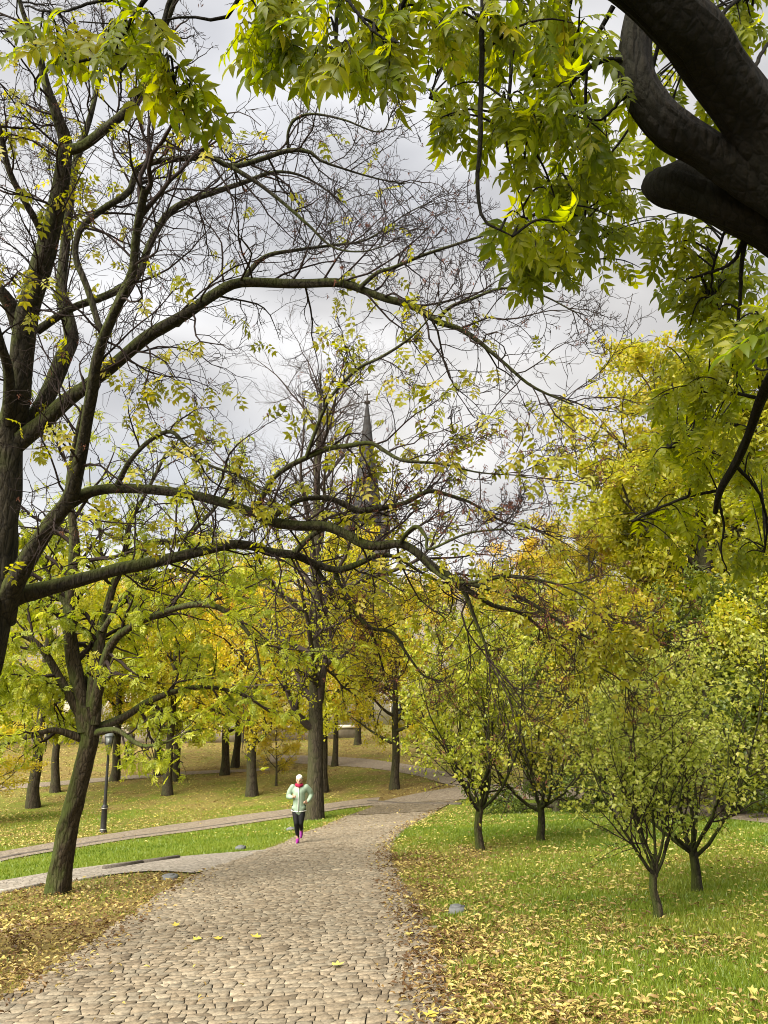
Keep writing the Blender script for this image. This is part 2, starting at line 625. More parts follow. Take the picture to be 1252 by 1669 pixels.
def ground_mat():
    m, nt, N, L, out = new_mat('park_ground')
    tc = N.new('ShaderNodeTexCoord')
    at = N.new('ShaderNodeAttribute')
    at.attribute_name = 'litter'
    n1 = N.new('ShaderNodeTexNoise')
    n1.inputs['Scale'].default_value = 1.7
    n1.inputs['Detail'].default_value = 6
    n1.inputs['Roughness'].default_value = 0.6
    L.new(tc.outputs['Object'], n1.inputs['Vector'])
    n2 = N.new('ShaderNodeTexNoise')
    n2.inputs['Scale'].default_value = 26
    n2.inputs['Detail'].default_value = 5
    n2.inputs['Roughness'].default_value = 0.7
    L.new(tc.outputs['Object'], n2.inputs['Vector'])
    g = ramp(N, [(0.28, (.070, .105, .011)), (0.5, (.12, .165, .017)), (0.75, (.21, .22, .036))])
    L.new(n2.outputs['Fac'], g.inputs['Fac'])
    s = ramp(N, [(0.25, (.085, .062, .024)), (0.5, (.185, .14, .052)), (0.72, (.34, .27, .09))])
    L.new(n2.outputs['Fac'], s.inputs['Fac'])
    ma = N.new('ShaderNodeMath')
    ma.operation = 'MULTIPLY_ADD'
    ma.inputs[1].default_value = 0.9
    ma.inputs[2].default_value = -0.45
    L.new(n1.outputs['Fac'], ma.inputs[0])
    ad = N.new('ShaderNodeMath')
    ad.operation = 'ADD'
    L.new(at.outputs['Fac'], ad.inputs[0])
    L.new(ma.outputs[0], ad.inputs[1])
    mr = N.new('ShaderNodeMapRange')
    mr.inputs['From Min'].default_value = 0.25
    mr.inputs['From Max'].default_value = 0.75
    L.new(ad.outputs[0], mr.inputs['Value'])
    mx = N.new('ShaderNodeMix')
    mx.data_type = 'RGBA'
    L.new(mr.outputs[0], mx.inputs['Factor'])
    L.new(g.outputs[0], mx.inputs[6])
    L.new(s.outputs[0], mx.inputs[7])
    b = N.new('ShaderNodeBsdfPrincipled')
    b.inputs['Roughness'].default_value = 0.95
    b.inputs['Specular IOR Level'].default_value = 0.1
    L.new(mx.outputs[2], b.inputs['Base Color'])
    bp = N.new('ShaderNodeBump')
    bp.inputs['Strength'].default_value = 0.6
    bp.inputs['Distance'].default_value = 0.05
    L.new(n2.outputs['Fac'], bp.inputs['Height'])
    L.new(bp.outputs[0], b.inputs['Normal'])
    L.new(b.outputs[0], out.inputs['Surface'])
    return m

def paving_mat(name, joint, stones, scale=8.0):
    m, nt, N, L, out = new_mat(name)
    tc = N.new('ShaderNodeTexCoord')
    mp = N.new('ShaderNodeMapping')
    mp.inputs['Scale'].default_value = (1.0, 1.25, 0.0)
    L.new(tc.outputs['Object'], mp.inputs['Vector'])
    vo = N.new('ShaderNodeTexVoronoi')
    vo.inputs['Scale'].default_value = scale
    L.new(mp.outputs[0], vo.inputs['Vector'])
    ve = N.new('ShaderNodeTexVoronoi')
    ve.feature = 'DISTANCE_TO_EDGE'
    ve.inputs['Scale'].default_value = scale
    L.new(mp.outputs[0], ve.inputs['Vector'])
    sep = N.new('ShaderNodeSeparateColor')
    L.new(vo.outputs['Color'], sep.inputs[0])
    rp = ramp(N, stones)
    L.new(sep.outputs[0], rp.inputs['Fac'])
    mr = N.new('ShaderNodeMapRange')
    mr.inputs['From Min'].default_value = 0.03
    mr.inputs['From Max'].default_value = 0.10
    L.new(ve.outputs['Distance'], mr.inputs['Value'])
    mx = N.new('ShaderNodeMix')
    mx.data_type = 'RGBA'
    mx.inputs[6].default_value = (*joint, 1)
    L.new(mr.outputs[0], mx.inputs['Factor'])
    L.new(rp.outputs[0], mx.inputs[7])
    b = N.new('ShaderNodeBsdfPrincipled')
    b.inputs['Roughness'].default_value = 0.85
    b.inputs['Specular IOR Level'].default_value = 0.25
    L.new(mx.outputs[2], b.inputs['Base Color'])
    bp = N.new('ShaderNodeBump')
    bp.inputs['Strength'].default_value = 0.7
    bp.inputs['Distance'].default_value = 0.02
    L.new(mr.outputs[0], bp.inputs['Height'])
    L.new(bp.outputs[0], b.inputs['Normal'])
    L.new(b.outputs[0], out.inputs['Surface'])
    return m

STONES = [(0.0, (.090, .070, .046)), (0.25, (.168, .135, .092)), (0.5, (.218, .178, .124)), (0.75, (.172, .148, .108)), (1.0, (.30, .25, .178))]
M_ground = ground_mat()
M_joint = plain_mat('joint_soil', (.018, .013, .008), .95, .45, 14, .6)
M_cobble = tint_mat('cobble_stone', STONES, .85, 30, .36, .5)
M_paving = paving_mat('small_setts', (.075, .056, .036), STONES, 8.0)
M_footpath = paving_mat('footpath_setts', (.13, .105, .08), [(0, (.21, .17, .125)), (.5, (.26, .215, .16)), (1, (.31, .265, .21))], 9.0)
M_sidepath = paving_mat('sidepath_slabs', (.16, .14, .115), [(0, (.25, .22, .18)), (.5, (.30, .265, .22)), (1, (.36, .325, .275))], 9.0)
M_kerb = plain_mat('kerb_granite', (.30, .27, .23), .85, .3, 20, .4)
M_kerb_dark = plain_mat('kerb_dark_stone', (.10, .085, .07), .85, .35, 20, .4)  # darker stone; along the footpath its tone carries the kerb's shadow
M_concrete = plain_mat('grey_concrete', (.13, .135, .135), .85, .18, 18, .3)
M_iron = plain_mat('black_cast_iron', (.035, .035, .035), .45, .3, 12, .2, .3)

M_bark_left = bark_mat('bark_ash_mossy', (.050, .042, .027), (.013, .011, .0075), (.060, .075, .012), .85, 11, 1.0)
M_bark_lean = bark_mat('bark_lean', (.085, .066, .042), (.026, .02, .013), (.06, .082, .014), .9, 11, 1.0)
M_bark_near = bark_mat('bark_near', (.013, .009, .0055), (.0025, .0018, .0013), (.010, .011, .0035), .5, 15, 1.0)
M_bark_far = bark_mat('bark_far', (.075, .06, .042), (.028, .021, .015), (.055, .065, .02), .5, 7, .7)
M_twig = bark_mat('twig_dark', (.036, .024, .020), (.016, .011, .010), None, 0, 20, .1)
M_twig_far = bark_mat('twig_grey_brown', (.075, .055, .046), (.04, .03, .026), None, 0, 20, .1)
M_seed = plain_mat('dry_seed_keys', (.11, .04, .022), .9, .4, 5)

M_leaf_near = leaf_mat('leaf_near_ash', [(0, (.095, .125, .010)), (.45, (.18, .21, .012)), (.8, (.29, .30, .018)), (1, (.40, .34, .03))], .68, 1.5, .012, spots=True)
M_leaf_left = leaf_mat('leaf_left_ash', [(0, (.15, .18, .014)), (.5, (.29, .31, .024)), (1, (.44, .40, .045))], .55, 1.45)
M_leaf_lean = leaf_mat('leaf_lean', [(0, (.19, .23, .022)), (.5, (.34, .37, .032)), (.85, (.48, .47, .05)), (1, (.58, .46, .06))], .55, 1.45)
M_leaf_yellow = leaf_mat('leaf_yellow', [(0, (.28, .30, .03)), (.4, (.48, .44, .045)), (.8, (.62, .50, .055)), (1, (.60, .38, .05))], .55, 1.4)
M_leaf_orange = leaf_mat('leaf_orange', [(0, (.40, .33, .035)), (.4, (.56, .40, .045)), (.8, (.60, .32, .04)), (1, (.52, .22, .03))], .55, 1.4)
M_leaf_gold = leaf_mat('leaf_gold_green', [(0, (.14, .18, .018)), (.35, (.28, .31, .024)), (.7, (.44, .41, .034)), (1, (.54, .37, .04))], .55, 1.4)
M_leaf_dark = leaf_mat('leaf_dark_green', [(0, (.045, .07, .013)), (.5, (.095, .13, .02)), (1, (.20, .22, .03))], .42, 1.25)
M_leaf_bright = leaf_mat('leaf_bright_gold', [(0, (.13, .17, .018)), (.35, (.28, .30, .026)), (.7, (.41, .385, .038)), (1, (.50, .36, .045))], .5, 1.4)
M_leaf_rust = leaf_mat('leaf_rust', [(0, (.14, .12, .018)), (.5, (.26, .16, .02)), (1, (.28, .10, .018))], .4, 1.2)
M_leaf_shrub = leaf_mat('leaf_shrub_olive', [(0, (.15, .19, .03)), (.4, (.30, .345, .05)), (.75, (.46, .48, .09)), (1, (.60, .58, .16))], .5, 1.5, .03)
M_leaf_shrub2 = leaf_mat('leaf_shrub_yellow', [(0, (.12, .15, .02)), (.4, (.32, .345, .035)), (.75, (.50, .49, .06)), (1, (.60, .52, .08))], .5, 1.45, .03)
M_litter = leaf_mat('fallen_leaf', [(0, (.095, .052, .018)), (.2, (.21, .135, .045)), (.42, (.36, .28, .09)), (.68, (.46, .39, .115)), (.88, (.51, .45, .14)), (1, (.52, .45, .07))], .2, 1.2, .03)
M_grass = leaf_mat('grass_blade', [(0, (.075, .125, .010)), (.5, (.145, .205, .015)), (1, (.27, .285, .04))], .3, 1.2, .03)

# ------------------------------------------------------------------ paths (world outlines)
def poly_px(pts):
    return np.array([ground_at(*p)[:2] for p in pts])

def resample2(p, n):
    L = np.concatenate([[0], np.cumsum(np.linalg.norm(np.diff(p, axis=0), axis=1))])
    u = np.linspace(0, L[-1], n)
    return np.stack([np.interp(u, L, p[:, 0]), np.interp(u, L, p[:, 1])], 1)

def smooth2(p, it=2):
    for _ in range(it):
        q = [p[0]]
        for a, b in zip(p[:-1], p[1:]):
            q += [0.75 * a + 0.25 * b, 0.25 * a + 0.75 * b]
        q.append(p[-1])
        p = np.array(q)
    return p

road_R = np.concatenate([[[-0.1, -4.0], [0.25, 2.0]], poly_px([(748, 1669), (716, 1580), (692, 1500), (645, 1425), (628, 1390), (655, 1352), (715, 1318), (752, 1303)])])
road_L = np.concatenate([[[-8.0, -4.0], [-4.4, 3.0]], poly_px([(0, 1640), (100, 1578), (200, 1508), (285, 1448), (340, 1418), (440, 1386), (500, 1357), (560, 1332), (612, 1314)])])
road_R, road_L = smooth2(road_R), smooth2(road_L)

# beyond the junction the paving swings to the left and to the right behind the shrubs
junc_a = smooth2(poly_px([(600, 1313), (640, 1302), (700, 1290), (760, 1281), (830, 1277), (900, 1281), (1000, 1290), (1280, 1322)]))
junc_b = smooth2(poly_px([(612, 1314.5), (680, 1309), (752, 1303.5), (800, 1302), (860, 1303), (940, 1308), (1050, 1319), (1280, 1347)]))
back_a = smooth2(poly_px([(800, 1277), (740, 1262), (690, 1250), (640, 1243), (590, 1236), (520, 1232), (440, 1230)]))
back_b = smooth2(poly_px([(760, 1288), (715, 1275), (680, 1264), (630, 1256), (580, 1250), (510, 1246), (440, 1243)]))
foot_a = smooth2(poly_px([(-260, 1440), (0, 1389), (120, 1368), (240, 1349), (370, 1332), (480, 1318), (560, 1306), (620, 1300)]))
foot_b = smooth2(poly_px([(-260, 1462), (0, 1404), (120, 1383), (240, 1364), (370, 1347), (480, 1332), (560, 1318), (612, 1313)]))
side_a = smooth2(poly_px([(-260, 1478), (0, 1438), (90, 1422), (168, 1412), (230, 1404), (292, 1398), (350, 1393), (440, 1386)]))
side_b = smooth2(poly_px([(-260, 1505), (0, 1456), (80, 1441), (160, 1430), (240, 1421), (290, 1423), (320, 1426), (345, 1418)]))
far_a = smooth2(poly_px([(-100, 1288), (95, 1274), (200, 1265), (330, 1256), (440, 1252)]))
far_b = smooth2(poly_px([(-100, 1296), (95, 1281), (200, 1271), (330, 1261), (440, 1256)]))

def in_poly(x, y, poly):
    x, y = np.asarray(x), np.asarray(y)
    c = np.zeros(x.shape, bool)
    px, py = poly[:, 0], poly[:, 1]
    j = len(poly) - 1
    for i in range(len(poly)):
        with np.errstate(divide='ignore', invalid='ignore'):
            hit = ((py[i] > y) != (py[j] > y)) & (x < (px[j] - px[i]) * (y - py[i]) / (py[j] - py[i] + 1e-12) + px[i])
        c ^= hit
        j = i
    return c

def outline(a, b):
    return np.concatenate([a, b[::-1]])

PO = {'road': outline(road_L, road_R), 'junc': outline(junc_a, junc_b), 'back': outline(back_a, back_b),
      'foot': outline(foot_a, foot_b), 'side': outline(side_a, side_b), 'far': outline(far_a, far_b)}

def on_path(x, y, names=('road', 'junc', 'back', 'foot', 'side', 'far')):
    r = np.zeros(np.shape(x), bool)
    for k in names:
        r |= in_poly(x, y, PO[k])
    return r

def dist_poly(x, y, line):
    """Distance to a polyline (vectorised over points)."""
    x, y = np.asarray(x, float), np.asarray(y, float)
    best = np.full(x.shape, 1e9)
    for a, b in zip(line[:-1], line[1:]):
        d = b - a
        l2 = max(float(d @ d), 1e-9)
        t = np.clip(((x - a[0]) * d[0] + (y - a[1]) * d[1]) / l2, 0, 1)
        best = np.minimum(best, np.hypot(x - a[0] - t * d[0], y - a[1] - t * d[1]))
    return best

ROAD_R6, ROAD_L6 = resample2(road_R, 26), resample2(road_L, 26)
FOOT_A6, FOOT_B6 = resample2(foot_a, 16), resample2(foot_b, 16)
SIDE_B6 = resample2(side_b, 14)
STRIP = outline(foot_b, np.concatenate([side_a[:-1], road_L[road_L[:, 1] > side_a[-1][1]]]))

def litter(x, y):
    """How much of the turf is covered by fallen leaves and bare soil (0 to 1)."""
    x, y = np.asarray(x, float), np.asarray(y, float)
    n = vnoise(x, y, 0.9, 21) * 0.5 + vnoise(x, y, 2.3, 22) * 0.3 + vnoise(x, y, 0.35, 23) * 0.2
    dr = dist_poly(x, y, ROAD_R6)
    right = x > np.interp(y, road_R[:, 1], road_R[:, 0])
    near = np.clip(1.0 - dr / (2.6 + 1.2 * vnoise(x, y, .5, 4)), 0, 1)
    lawn = 0.30 + 0.5 * near + 1.0 * (n - 0.5)
    # leaf-free greener patches deep in the lawn and behind the shrubs
    lawn = np.where(y > 15.5, lawn * np.clip(1.25 - (y - 15.5) * 0.16, 0.28, 1), lawn)
    lawn = np.where(x > 5.2, lawn * np.clip(1.1 - (x - 5.2) * .12, .35, 1), lawn)
    leftv = 0.85 + 0.5 * (n - 0.5)
    beyond = 0.47 + 0.8 * (n - 0.5) + 0.22 * np.clip((y - 38) / 10, 0, 1)
    strip = 0.06 + 0.25 * (n - .55) + 0.35 * np.clip(1 - dist_poly(x, y, ROAD_L6) / .8, 0, 1)
    r = np.where(right, lawn, leftv)
    fy = np.interp(x, foot_a[:, 0], foot_a[:, 1])
    fy = np.where(x > foot_a[-1, 0], 40.0, fy)
    r = np.where(~right & (y > fy), beyond, r)
    r = np.where(right & (y > np.interp(x, junc_a[:, 0], junc_a[:, 1])) & (x > junc_a[0, 0]), 0.55 + .5 * (n - .5), r)
    r = np.where(in_poly(x, y, STRIP), strip, r)
    return np.clip(r, 0, 1)

# ------------------------------------------------------------------ ground sheet
def axis(lo, hi, step, out, grow_=1.22):
    a = list(np.arange(lo, hi + 1e-6, step))
    s = step
    while a[-1] < out:
        s *= grow_
        a.append(a[-1] + s)
    return np.array(a)

ys = axis(-16, 62, 0.42, 2600)
xp = axis(0, 15, 0.42, 2200)
xs = np.concatenate([-xp[:0:-1], xp])
X, Y = np.meshgrid(xs, ys)
Z = terrain(X, Y)
nx, ny = len(xs), len(ys)
i, j = np.meshgrid(np.arange(ny - 1), np.arange(nx - 1), indexing='ij')
Q = np.stack([i * nx + j, i * nx + j + 1, (i + 1) * nx + j + 1, (i + 1) * nx + j], -1).reshape(-1, 4)
lit = np.full(X.shape, 0.6)
nearm = (np.abs(X) < 60) & (Y < 110)
lit[nearm] = litter(X[nearm], Y[nearm])
g_o = obj('ground', mesh_np('ground', np.stack([X, Y, Z], -1), Q, None, M_ground, True, {'litter': ('POINT', lit.ravel())}))
tag(g_o, 'sloping park lawn with worn soil under the fallen leaves', None, None, 'structure')

def strip_sheet(name, a, b, lift, mat, label, na=None, nb=10):
    La = np.linalg.norm(np.diff(a, axis=0), axis=1).sum()
    na = na or int(max(12, La / 0.35))
    A, B = resample2(a, na), resample2(b, na)
    t = np.linspace(0, 1, nb)[None, :, None]
    G = A[:, None] * (1 - t) + B[:, None] * t
    z = terrain(G[..., 0], G[..., 1]) + lift
    V = np.concatenate([G, z[..., None]], -1)
    ii, jj = np.meshgrid(np.arange(na - 1), np.arange(nb - 1), indexing='ij')
    q = np.stack([ii * nb + jj, ii * nb + jj + 1, (ii + 1) * nb + jj + 1, (ii + 1) * nb + jj], -1).reshape(-1, 4)
    # orient upwards
    v0, v1, v2 = V.reshape(-1, 3)[q[0, 0]], V.reshape(-1, 3)[q[0, 1]], V.reshape(-1, 3)[q[0, 2]]
    if np.cross(v1 - v0, v2 - v0)[2] < 0:
        q = q[:, ::-1]
    o = obj(name, mesh_np(name, V, q, None, mat, True))
    tag(o, label, None, None, 'structure')
    return o

COB_END = 31.0
cut = lambda p, c, up: (p[p[:, 1] >= c] if up else p[p[:, 1] <= c])
def split_at(p, c):
    xi = np.interp(c, p[:, 1], p[:, 0])
    return np.concatenate([cut(p, c, False), [[xi, c]]]), np.concatenate([[[xi, c]], cut(p, c, True)])
rl0, rl1 = split_at(road_L, COB_END)
rr0, rr1 = split_at(road_R, COB_END)
road_o = strip_sheet('cobbled_path', rl0, rr0, 0.016, M_joint, 'broad sloping path of irregular beige cobbles with dark joints', nb=16)
strip_sheet('paved_path', rl1, rr1, 0.034, M_paving, 'far end of the cobbled path where the stones blur together', nb=14)
strip_sheet('path_junction', junc_a, junc_b, 0.026, M_footpath, 'pale paved cross path at the foot of the slope', nb=10)
strip_sheet('curving_path', back_a, back_b, 0.020, M_footpath, 'pale path bending away under the distant yellow trees', nb=8)
strip_sheet('footpath', foot_a, foot_b, 0.022, M_footpath, 'narrow pale footpath running past the lamp post', nb=8)
strip_sheet('side_path', side_a, side_b, 0.030, M_sidepath, 'short paved branch path joining beside the leaning tree', nb=8)
strip_sheet('distant_path', far_a, far_b, 0.020, M_footpath, 'thin pale path crossing the leaf covered grove', nb=4)

# ------------------------------------------------------------------ cobbles
def clip_poly(poly, nx_, ny_, c):
    """Keep the part of poly where nx*x + ny*y <= c."""
    out = []
    m = len(poly)
    for k in range(m):
        x1, y1 = poly[k]
        x2, y2 = poly[(k + 1) % m]
        d1 = nx_ * x1 + ny_ * y1 - c
        d2 = nx_ * x2 + ny_ * y2 - c
        if d1 <= 0:
            out.append((x1, y1))
        if (d1 < 0 < d2) or (d2 < 0 < d1):
            t = d1 / (d1 - d2)
            out.append((x1 + (x2 - x1) * t, y1 + (y2 - y1) * t))
    return out

def cobbles():
    """Irregular four-sided stones in wavy courses; neighbours share joints that are then opened."""
    rng = np.random.default_rng(11)
    y0, y1 = 2.6, COB_END
    yk = [y0]
    while yk[-1] < y1:
        yk.append(yk[-1] + rng.uniform(.09, .14))
    def bound(k, x):
        x = np.asarray(x, float)
        return yk[k] + .075 * (vnoise(x, 0 * x + k * 7.3, 3.6, 51) - .5) + .05 * (vnoise(x, 0 * x + k * 3.1, 7.5, 52) - .5) + .16 * (vnoise(x, 0 * x + yk[k] * .9, .55, 53) - .5)
    cells = []
    for k in range(len(yk) - 1):
        ym = .5 * (yk[k] + yk[k + 1])
        if ym > y1 - .12:
            break
        xa, xb = np.interp(ym, road_L[:, 1], road_L[:, 0]), np.interp(ym, road_R[:, 1], road_R[:, 0])
        xj = [xa - rng.uniform(0, .12)]
        while xj[-1] < xb - .05:
            xj.append(xj[-1] + rng.choice([rng.uniform(.065, .10), rng.uniform(.095, .14), rng.uniform(.135, .20)], p=[.35, .47, .18]))
        xj = np.array(xj)
        jb = xj + rng.uniform(-.035, .035, len(xj))
        jt = xj + rng.uniform(-.035, .035, len(xj))
        mb_, mt_ = .5 * (jb[:-1] + jb[1:]), .5 * (jt[:-1] + jt[1:])
        Yb, Yt = bound(k, jb), bound(k + 1, jt)
        Ymb, Ymt = bound(k, mb_), bound(k + 1, mt_)
        for c in range(len(xj) - 1):
            poly = [(jb[c], Yb[c]), (mb_[c], Ymb[c]), (jb[c + 1], Yb[c + 1]), (jt[c + 1], Yt[c + 1]), (mt_[c], Ymt[c]), (jt[c], Yt[c])]
            cx, cy = np.mean([p[0] for p in poly]), np.mean([p[1] for p in poly])
            cells.append((float(cx), float(cy), poly))
    return cells, rng

def cobble_mesh(cell, rng):
    """Verts relative to (cx, cy, terrain) with a chamfered, slightly domed and tilted top; returns V, quads, tris."""
    cx, cy, poly = cell
    p = np.array(poly) - (cx, cy)
    c = np.zeros(2)
    g1 = np.array([rng.uniform(.0015, .004), rng.uniform(.008, .017)])
    # joints opened along each axis, corners knocked off unevenly
    ins = lambda q, g: q - np.sign(q) * np.minimum(np.abs(q) * .6, g)
    r1 = ins(p, g1)
    r1 = r1 * (1 - rng.uniform(0, .20, (6, 1)) ** 1.6)
    r2 = ins(r1, .003)
    n = len(p)
    tx, ty = rng.normal(0, .035, 2)
    h = .030 + rng.uniform(-.004, .004)
    sl = (float(terrain(cx + .05, cy)) - float(terrain(cx - .05, cy))) / .1, (float(terrain(cx, cy + .05)) - float(terrain(cx, cy - .05))) / .1
    z = lambda q: q[:, 0] * sl[0] + q[:, 1] * sl[1]
    t = lambda q: (q[:, 0] - c[0]) * tx + (q[:, 1] - c[1]) * ty
    V = np.concatenate([np.column_stack([r1 + 0.0, z(r1) - .02]), np.column_stack([r1, z(r1) + t(r1) + h - .003]), np.column_stack([r2, z(r2) + t(r2) + h]), [[c[0], c[1], c[0] * sl[0] + c[1] * sl[1] + h + .001]]])
    q, tr = [], []
    for k in range(n):
        m = (k + 1) % n
        q += [[k, m, n + m, n + k], [n + k, n + m, 2 * n + m, 2 * n + k]]
        tr.append([2 * n + k, 2 * n + m, 3 * n])
    return V, np.array(q), np.array(tr)

cells, rngc = cobbles()
# largest in the photograph = nearest to the lens, inside the frame
def proj(p):
    q = np.asarray(p, float) - EYE
    d = q[..., 1] * math.cos(PITCH) + q[..., 2] * math.sin(PITCH)
    u = -q[..., 1] * math.sin(PITCH) + q[..., 2] * math.cos(PITCH)
    return 626 + FPX * q[..., 0] / d, 834.5 - FPX * u / d, d

cxy = np.array([(c[0], c[1]) for c in cells])
cz = terrain(cxy[:, 0], cxy[:, 1])
ppx, ppy, pd = proj(np.column_stack([cxy, cz]))
vis = (ppx > -10) & (ppx < 1262) & (ppy < 1675)
order = np.argsort(np.where(vis, pd, 1e6))
single = set(order[:300].tolist())
bv, bq, bt, tq, tt, n0 = [], [], [], [], [], 0
for k, c in enumerate(cells):
    V, q, tr = cobble_mesh(c, rngc)
    tn = float(np.clip(rngc.beta(1.3, 1.3) * .85 + .25 * (vnoise(c[0], c[1], .7, 8)) - .02, 0, 1))
    if k in single:
        me = mesh_np('cobble', V, q, tr, M_cobble, False, {'tint': ('FACE', np.full(len(q) + len(tr), tn))})
        obj('cobble', me, road_o, (c[0], c[1], float(cz[k])))
    elif pd[k] < 60:
        bv.append(V + (c[0], c[1], cz[k]))
        bq.append(q + n0)
        bt.append(tr + n0)
        tq.append(np.full(len(q), tn))
        tt.append(np.full(len(tr), tn))
        n0 += len(V)
co = obj('cobbles', mesh_np('cobbles', np.concatenate(bv), np.concatenate(bq), np.concatenate(bt), M_cobble, False,
                            {'tint': ('FACE', np.concatenate(tq + tt))}), road_o)
co['kind'] = 'stuff'

# ------------------------------------------------------------------ kerbs and small fittings
def kerb_line(name, line, w, h, lift, length, mat, label):
    root = empty(name, (0, 0, 0))
    tag(root, label, None, None, 'structure')
    rng = np.random.default_rng(len(name))
    n = max(2, int(np.linalg.norm(np.diff(line, axis=0), axis=1).sum() / length))
    p = resample2(line, n + 1)
    for a, b in zip(p[:-1], p[1:]):
        m = (a + b) / 2
        d = b - a
        L = float(np.hypot(*d))
        za, zb = float(terrain(*a)), float(terrain(*b))
        mb = MB()
        hl = L / 2 - .006
        hw = w / 2 * rng.uniform(.93, 1.06)
        top = h + rng.uniform(-.006, .006)
        c = .012
        sl = (zb - za) / L
        v = []
        for zz, ins in ((-.12, 0), (top - c, 0), (top, c)):
            for sx, sy in ((-1, -1), (1, -1), (1, 1), (-1, 1)):
                xx = sx * (hl - ins)
                v.append([xx, sy * (hw - ins), zz + xx * sl])
        q = []
        for r in range(2):
            for k in range(4):
                q.append([r * 4 + k, r * 4 + (k + 1) % 4, r * 4 + 4 + (k + 1) % 4, r * 4 + 4 + k])
        q.append([8, 9, 10, 11])
        mb.add(v, q)
        o = obj('kerbstone', mb.mesh('kerbstone', mat), root, (m[0], m[1], float(terrain(*m)) + lift), math.atan2(d[1], d[0]))
    return root

kerb_line('kerb', smooth2(poly_px([(168, 1419), (230, 1409), (292, 1400)]), 1), .08, .09, .0, .9, M_kerb_dark, 'raised stone kerb holding the grass strip above the branch path')
mid = lambda a, b, t: resample2(a, 40) * (1 - t) + resample2(b, 40) * t
kerb_line('drain_channel', mid(foot_a, foot_b, .72), .16, .022, .012, 1.3, M_kerb_dark, 'dark drainage channel set along the narrow footpath')  # shadow line of the kerb is put into the channel's dark stone colour
kerb_line('gutter', smooth2(poly_px([(600, 1306), (640, 1309), (700, 1311), (752, 1311)]), 1), .18, .026, .030, 1.2, M_kerb_dark, 'dark gutter line where the cobbled path meets the cross path')
kerb_line('path_edging', np.concatenate([side_b[(side_b[:, 0] < -9.9)][:1], side_b[side_b[:, 0] < -5.3]]), .10, .05, .0, 1.1, M_kerb, 'pale edging stones along the branch path')

def cover(px, py, w, label, name, round_=False):
    g = ground_at(px, py)
    root = empty(name, g)
    tag(root, label, 'marker stone' if not round_ else 'cover')
    mb = MB()
    mb.lathe([(w * .5, -.06), (w * .5, .05), (w * .46, .068), (w * .30, .075), (0.001, .078)], 4 if not round_ else 12, ang0=.6)
    obj('block', mb.mesh('block', M_concrete), root)
    mb = MB()
    mb.lathe([(w * .24, .070), (w * .24, .086), (w * .20, .090), (0.001, .091)], 10)
    obj('cap', mb.mesh('cap', M_concrete), root)

cover(745, 1488, .26, 'small grey concrete marker block half buried in leaves beside cobbles', 'marker_block')
cover(277, 1433, .30, 'flat grey cover set in brown leaves near the leaning tree', 'access_cover', True)
cover(392, 1384, .30, 'pale stone on the grass edge where branch path meets cobbles', 'edge_stone')
cover(474, 1353, .34, 'pale stone in the grass strip beside the runner', 'edge_stone')

# ------------------------------------------------------------------ grass and fallen leaves
def sample_view(rng, n, x0, x1, y0, y1, bias=1.0):
    u = rng.uniform(0, 1, n)
    # more samples close to the camera
    y = y0 + (y1 - y0) * u ** bias
    x = rng.uniform(x0, x1, n)
    # spread with distance
    return x, y

def view_points(rng, n, pxr, dr, power):
    """Ground points spread evenly over the picture's ground area, distance law d = d0*(d1/d0)**u."""
    u = rng.uniform(0, 1, n)
    d = (dr[0] ** power + (dr[1] ** power - dr[0] ** power) * u) ** (1 / power)
    a = (rng.uniform(pxr[0], pxr[1], n) - 626) / FPX
    return a * d, d

def grass_blades():
    rng = np.random.default_rng(5)
    xs_, ys_ = [], []
    for n, pxr, dr, pw in ((250000, (640, 1420), (4.6, 30), .45), (70000, (-120, 700), (12, 36), .7), (16000, (-400, 400), (6, 13), 1)):
        x, y = view_points(rng, n, pxr, dr, pw)
        xs_.append(x)
        ys_.append(y)
    x, y = np.concatenate(xs_), np.concatenate(ys_)
    ok = ~on_path(x, y)
    x, y = x[ok], y[ok]
    lt = litter(x, y)
    thr = vnoise(x, y, 2.1, 31) * .45 + .50 + .2 * (vnoise(x, y, 9, 32) - .5)
    ok = lt < thr + .25 * rng.uniform(-1, 1, len(x))
    x, y, lt = x[ok], y[ok], lt[ok]
    z = terrain(x, y) - .006
    n = len(x)
    d = np.hypot(x, y)
    h = rng.uniform(.025, .06, n) * (1 + .012 * d)
    w = rng.uniform(.0025, .005, n) * (1 + .09 * d)
    a = rng.uniform(0, 2 * math.pi, n)
    lean = rng.uniform(.1, .7, n)
    la = rng.uniform(0, 2 * math.pi, n)
    b = np.stack([x, y, z], 1)
    side = np.stack([np.cos(a), np.sin(a), 0 * a], 1) * w[:, None]
    tip = b + np.stack([np.cos(la) * lean * h, np.sin(la) * lean * h, h], 1)
    V = np.stack([b - side, b + side, tip], 1).reshape(-1, 3)
    F = np.arange(n * 3).reshape(-1, 3)
    tint = np.clip(vnoise(x, y, .8, 33) * .5 + rng.uniform(0, .5, n) + .15 * (lt > .3), 0, 1)
    o = obj('grass', mesh_np('grass', V, None, F, M_grass, False, {'tint': ('FACE', tint)}))
    tag(o, 'short green grass of the park lawns', 'grass', None, 'stuff')

grass_blades()

